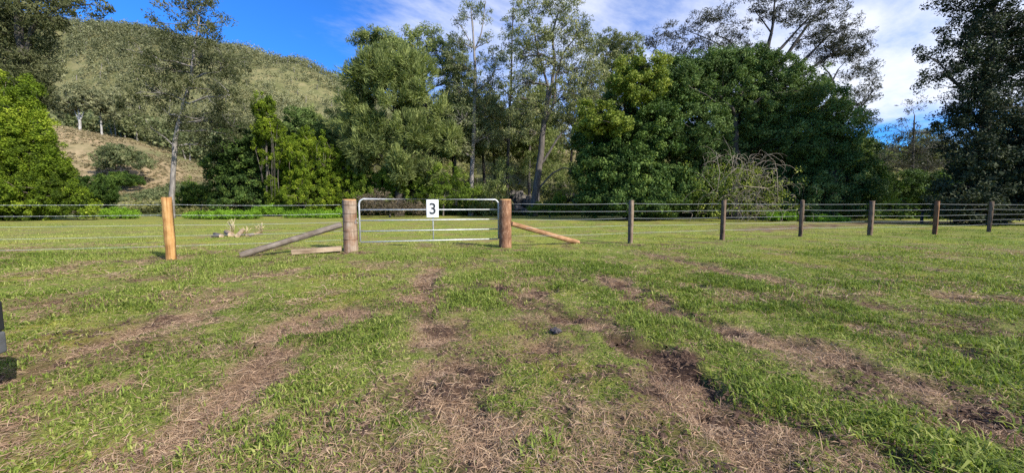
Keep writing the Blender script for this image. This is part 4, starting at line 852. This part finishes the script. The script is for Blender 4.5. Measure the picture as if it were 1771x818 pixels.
def wires(root, pts, hs, r_, barbs=()):
    """pts: (x,y) list; hs: heights per wire"""
    pts = np.array(pts, float); rng = np.random.default_rng(5)
    for wi, h in enumerate(hs):
        P = []
        for i in range(len(pts) - 1):
            t = np.linspace(0, 1, 7)[:-1, None]; q = pts[i] + (pts[i + 1] - pts[i]) * t; z = h[i] + (h[i + 1] - h[i]) * t[:, 0] - .02 * 4 * t[:, 0] * (1 - t[:, 0]) * rng.uniform(.3, 1.2)
            P.append(np.column_stack([q, z]))
        P.append(np.array([[*pts[-1], h[-1]]])); P = np.vstack(P); mb = MB(); mb.tube(P, r_, 5)
        if wi in barbs:
            seg = np.linalg.norm(np.diff(P, axis=0), axis=1); cum = np.concatenate([[0], np.cumsum(seg)])
            for s_ in np.arange(.1, cum[-1], .13):
                c = np.array([np.interp(s_, cum, P[:, k]) for k in range(3)]); d1 = rng.normal(0, 1, 3); d1 /= np.linalg.norm(d1); mb.tube([c - d1 * .014, c + d1 * .014], .0016, 3); mb.tube([c - np.array((0, 0, .007)), c + np.array((0, 0, .007))], .0044, 5)
        mb.build('wire', M['wire'], root, smooth=True, loc0=tuple(root.location))
# right fence
pr = [(1090, 421, 'post_grey', .125, 1.32), (1249, 415, 'post_dark', .125, 1.33), (1384, 409.5, 'post_dark', .125, 1.35), (1504, 407.5, 'post_dark', .14, 1.34), (1616, 405.5, 'post_dark', .13, 1.34), (1710, 401, 'post_dark', .14, 1.33)]
PR = [gd(a, b) for a, b, *_ in pr]
fr = thing('wire_fence', (PR[0][0], PR[0][1], 0), 'five strand wire fence on split timber posts running right from the gate', 'fence')
lbl = ['pale grey brown split post', 'split post with dark left face and light edge', 'nearly black split post', 'dark thick split post', 'brown split post with an orange tinge', 'dark post farthest right']
for i, ((x, y), (a, b, mt, w, h)) in enumerate(zip(PR, pr)):
    split_post(fr, x, y, h, w * .8, w, 'post_grey' if i != 4 else 'post_brown', 30 + i, rz=.35 + .1 * (i % 3), label=lbl[i]) if mt == 'post_grey' or i == 4 else split_post(fr, x, y, h, w, w * .9, mt, 30 + i, rz=.45 + .12 * (i % 3), label=lbl[i])
e = PR[-1] + (PR[-1] - PR[-2]) * 1.6
gp = (GR[0] + .17, 10.15)
pts = [gp] + [(x, y + .08) for x, y in PR] + [tuple(e)]
hh = (1.215, .99, .765, .545, .325)
wires(fr, pts, [[h + .01 * math.sin(i * 2 + h * 9) for i in range(len(pts))] for h in hh], .0036)
split_post(fr, e[0], e[1], 1.33, .16, .16, 'post_dark', 44)
# left fence
PO = gd(297, 449); PE = np.array((-13.5, 6.3))
fl = thing('wire_fence', (PO[0], PO[1], 0), 'barbed and plain wire fence with fresh orange post running left from the gate', 'fence')
split_post(fl, PO[0], PO[1], 1.325, .15, .115, 'post_orange', 50, lean=(-.006, 0), rz=.3, label='fresh orange split post leaning slightly left')
split_post(fl, PE[0], PE[1], 1.3, .14, .14, 'post_grey', 51)
ptsl = [(GL[0] - .17, 9.45), (PO[0] + .02, PO[1] + .09), tuple(PE)]
wires(fl, ptsl, [[h, h, h + .01] for h in (1.175, .95, .735, .505, .285)], .0031, barbs=(0, 1))

def lay_log(name, label, cat, a, b, r0, r1, mat, seed, half=False, end_mat='cut_pale', k=18):
    a = np.array(a, float); b = np.array(b, float); d = b - a; L_ = np.linalg.norm(d)
    root = thing(name, a, label, cat); root.rotation_mode = 'QUATERNION'; root.rotation_quaternion = Vector(d).to_track_quat('Z', 'X')
    V, Q, ring = log_mesh(r0, r1, L_, seed, k=k, rings=16, knots=.04); V[V[:, 2] < 0, 2] = 0
    if half: V[:, 0] = np.where(V[:, 0] < -r0 * .25, -r0 * .25 + (V[:, 0] + r0 * .25) * .12, V[:, 0])
    link('log', mesh_np('log', V, Q, M[mat], smooth=k > 10), root)
    V2, Q2 = cap_mesh(V[-k:], .003); link('cut_end', mesh_np('cut_end', V2, Q2, M[end_mat]), root)
    V3, Q3 = cap_mesh(V[:k], -.003); o = link('cut_end', mesh_np('cut_end', V3, [q[::-1] for q in Q3], M[end_mat]), root)
    return root
g1 = gd(416, 444)
lay_log('brace_log', 'long grey weathered log bracing the left gate post down to the ground', 'brace', (g1[0], g1[1], .03), (GL[0] - .20, 9.38, .67), .075, .072, 'log_grey', 4)
g2 = gd(1000, 421)
lay_log('brace_log', 'orange split timber bracing the right gate post down to the ground', 'brace', (g2[0], g2[1], .02), (GR[0] + .17, 10.13, .66), .082, .07, 'log_cut', 5, k=7)
# sleeper offcut on the ground
c0 = gd(501, 441); c1 = gd(588, 437); rz = math.atan2(c1[1] - c0[1], c1[0] - c0[0]); ln = float(np.linalg.norm(c1 - c0))
mb = MB(); mb.box((0, 0, .075), (ln, .2, .11), jit=.006, rng=np.random.default_rng(2)); o = mb.build('timber_offcut', M['block'], None, bevel=.008); o.location = ((c0[0] + c1[0]) / 2, (c0[1] + c1[1]) / 2 + .1, 0); o.rotation_euler = (0, math.radians(-2), rz)
tag(o, 'thick pale brown timber block lying on the grass beside the left gate post', 'timber')
# firewood heap
FW = [((383, 411), (372, 408), .07, 'log_grey', 'grey brown log at the left of the firewood heap'), ((400, 410), (392, 406), .105, 'cut_pale', 'biggest firewood piece with its pale cut end showing'), ((411, 411), (421, 407), .08, 'cut_pale', 'small wedge of split firewood at the right'), ((365, 412), (378, 411), .05, 'bark_dark', 'thin dark stick leaning left of the firewood'), ((428, 410), (438, 409), .07, 'log_grey', 'half buried grey log right of the firewood heap'), ((442, 406), (449, 405), .05, 'cut_pale', 'single pale chip lying apart to the right')]
for i, (p, q, r_, mt, lb) in enumerate(FW):
    a = gd(*p); b = gd(*q); rr = lay_log('firewood', lb, 'firewood', (a[0], a[1], r_ * .8), (b[0], b[1], r_ * 1.1 + (.12 if i == 2 else 0)), r_, r_ * .9, mt, 60 + i); rr['group'] = 'cut firewood lying in the paddock'
# dry stalks behind firewood
def stalks():
    rng = np.random.default_rng(9)
    for i, (px, py, h, lb) in enumerate([(403, 409, .95, 'tall dry seed stalks behind the largest firewood piece'), (424, 410, .55, 'short dry stalks at the right of the firewood'), (452, 407, .7, 'faint dry stalks beside the pale chip')]):
        g = gd(px, py - 2); root = thing('dry_stalks', (g[0], g[1], 0), lb, 'weed', 'dry stalks by the firewood'); mb = MB()
        for j in range(16):
            a = rng.normal(0, .06, 2); t = rng.normal(0, .1, 2); hh_ = h * rng.uniform(.35, .7); mb.tube([(a[0], a[1], 0), (a[0] + t[0] * .4, a[1] + t[1] * .4, hh_ * .6), (a[0] + t[0], a[1] + t[1], hh_)], [.008, .007, .012], 3)
        mb.build('stems', M['straw_solid'], root)
M['straw_solid'] = simple('straw_solid', (.42, .33, .18), col2=(.58, .47, .28), scale=8)
stalks()
# dark cow pat / clod near the camera
def clods():
    import bmesh
    rng = np.random.default_rng(31)
    M['clod'] = simple('clod', (.04, .033, .034), col2=(.16, .135, .13), scale=30, bump=.8, rough=.9)
    M['soil'] = simple('soil', (.04, .023, .016), col2=(.13, .078, .052), scale=24, bump=.8, rough=.95)
    g = gd(962, 577)
    bm = bmesh.new(); bmesh.ops.create_icosphere(bm, subdivisions=4, radius=1); V = np.array([v.co[:] for v in bm.verts])
    f = 1 + .9 * (fbm(V[:, 0] * 2.2 + 4, V[:, 1] * 2.2 + V[:, 2], 4, 1.0, 2) - .5); V = V * f[:, None] * np.array((.04, .062, .024))
    for v, co in zip(bm.verts, V): v.co = co
    me = bpy.data.meshes.new('dung_clod'); bm.to_mesh(me); bm.free(); me.materials.append(M['clod'])
    o = link('dung_clod', me, loc=(g[0], g[1], float(zg(g[0], g[1])[0]) + .022)); o.rotation_euler = (0, 0, .5); tag(o, 'small dark lump of dung on the grass below the gate', 'clod')
    # loose soil crumbs on the bare tracks
    X, Y = scatter(rng, 90000, 1.1, 12); dd, ss_ = dirt(X, Y); k = rng.random(len(X)) < (dd > .35) * ss_ * .7; X, Y = X[k], Y[k]; n = len(X)
    oct_ = np.array([(1, 0, 0), (0, 1, 0), (-1, 0, 0), (0, -1, 0), (0, 0, 1)]); r_ = rng.lognormal(-4.35, .5, n) * np.where(Y > 5, 1.4, 1); r_ = np.minimum(r_, .02)
    V = oct_[None] * r_[:, None, None] * rng.uniform(.6, 1.3, (n, 5, 1)); V = V + np.stack([X, Y, zg(X, Y)], -1)[:, None]
    b = np.arange(n)[:, None] * 5; Q = np.concatenate([b + np.array([q]) for q in ((4, 0, 1, 2), (4, 2, 3, 0))], 0)
    tag(link('soil_crumbs', mesh_np('soil_crumbs', V.reshape(-1, 3), Q, M['soil'])), 'dark loose soil crumbs on the worn tracks', None, None, 'stuff')
clods()

# ------------------------------------------------------------------ the vehicle whose bumper corner shows at the left edge
def car():
    import bmesh
    black = simple('black_plastic', (.02, .021, .023), rough=.55); grey = simple('grey_plastic', (.07, .073, .076), rough=.7, col2=(.11, .113, .118), scale=20)
    paint = simple('car_paint', (.55, .56, .57), rough=.3, coat=.6); glass = simple('car_glass', (.02, .025, .03), rough=.05, spec=.8); rub = simple('tyre_rubber', (.025, .025, .026), rough=.9); rim = simple('wheel_rim', (.5, .5, .52), rough=.35, metal=.8); lens = simple('lamp_lens', (.6, .62, .65), rough=.1)
    root = thing('parked_car', (-3.036, 1.3, 0), 'parked vehicle with black and grey plastic bumper corner at the left edge', 'car', rz=math.pi)
    # local +x points away from the bumper (world -x); local y spans the width
    hw = .9
    def loft(name, secs, mat, par, bevel=.02):
        """secs: list of (x, [(y,z)...]) rings with the same count"""
        k = len(secs[0][1]); V = [(x, y, z) for x, r_ in secs for y, z in r_]; Q = []
        for i in range(len(secs) - 1):
            for j in range(k): Q.append((i * k + j, i * k + (j + 1) % k, (i + 1) * k + (j + 1) % k, (i + 1) * k + j))
        me = bpy.data.meshes.new(name); me.from_pydata(V, [], Q + [tuple(range(k))[::-1], tuple(range((len(secs) - 1) * k, len(secs) * k))]); me.materials.append(mat)
        o = link(name, me, par); b = o.modifiers.new('bevel', 'BEVEL'); b.width = bevel; b.segments = 3; b.limit_method = 'ANGLE'; me.update()
        for p in me.polygons: p.use_smooth = True
        return o
    def ring(w, z0, z1, tuck=.06): return [(-w + .03, z0), (w - .03, z0), (w, z0 + .15), (w, z1 - .12), (w - tuck, z1), (-w + tuck, z1), (-w, z1 - .12), (-w, z0 + .15)]
    loft('body', [(.16, ring(.8, .35, .86)), (.4, ring(.87, .3, .96)), (1.25, ring(hw - .02, .3, 1.06)), (1.9, ring(hw - .02, .3, 1.1)), (4.1, ring(hw - .02, .3, 1.1)), (4.55, ring(.84, .38, 1.02))], paint, root)
    loft('cabin', [(1.2, ring(.76, .9, 1.08, .1)), (1.95, ring(.74, .9, 1.66, .12)), (3.6, ring(.74, .9, 1.68, .12)), (4.4, ring(.74, .9, 1.12, .1))], glass, root, .03)
    loft('roof', [(1.9, [(-.66, 1.655), (.66, 1.655), (.64, 1.71), (-.64, 1.71)]), (3.7, [(-.66, 1.67), (.66, 1.67), (.64, 1.72), (-.64, 1.72)])], paint, root, .02)
    def bump(name, z0, z1, out, mat):
        pts = [(.32, -hw), (.06, -hw + .03), (-out, -hw + .22), (-out - .02, 0), (-out, hw - .22), (.06, hw - .03), (.32, hw)]
        pts = [(.34, -hw + .03), (.12, -hw), (.02, -hw + .02), (0, -hw + .1), (-out, 0), (0, hw - .1), (.02, hw - .02), (.12, hw), (.34, hw - .03)]
        V = [(x, y, z) for z in (z0, z1) for x, y in pts]; k = len(pts); Q = [(i, i + 1, k + i + 1, k + i) for i in range(k - 1)] + [(k - 1, 0, k, 2 * k - 1)]
        me = bpy.data.meshes.new(name); me.from_pydata(V, [], Q + [tuple(range(k))[::-1], tuple(range(k, 2 * k))]); me.materials.append(mat); o = link(name, me, root); b = o.modifiers.new('bevel', 'BEVEL'); b.width = .012; b.segments = 3; return o
    bump('bumper', .405, .585, .02, black); bump('lower_bumper', .27, .4, .0, grey)
    for s in (-1, 1):
        mb = MB(); mb.box((.17, s * .62, .74), (.06, .3, .14)); mb.build('headlight', lens, root, bevel=.015)
        for x in (.95, 3.65):
            w = bpy.data.objects.new('wheel', None)
            th = np.linspace(0, 2 * math.pi, 25); mb = MB()
            prof = [(-.11, .23), (-.12, .33), (-.09, .36), (.09, .36), (.12, .33), (.11, .23)]; V = []; 
            for t in th[:-1]: V += [(x + r_ * math.cos(t), s * .8 + y, .36 + r_ * math.sin(t)) for y, r_ in prof]
            k = 6; Q = [((i * k + j), (i * k + (j + 1) % k), ((i + 1) % 24) * k + (j + 1) % k, ((i + 1) % 24) * k + j) for i in range(24) for j in range(k)]; mb.add(V, Q)
            t_ = mb.build('wheel', rub, root, smooth=True); bpy.data.objects.remove(w)
            mb = MB(); mb.tube([(x, s * .72, .36), (x, s * .905, .36)], .225, 16)
            for q in range(5):
                a = q * 2 * math.pi / 5; mb.box((x + .11 * math.cos(a), s * .912, .36 + .11 * math.sin(a)), (.16, .02, .04), rot=[[math.cos(a), 0, -math.sin(a)], [0, 1, 0], [math.sin(a), 0, math.cos(a)]])
            mb.build('rim', rim, t_)
car()
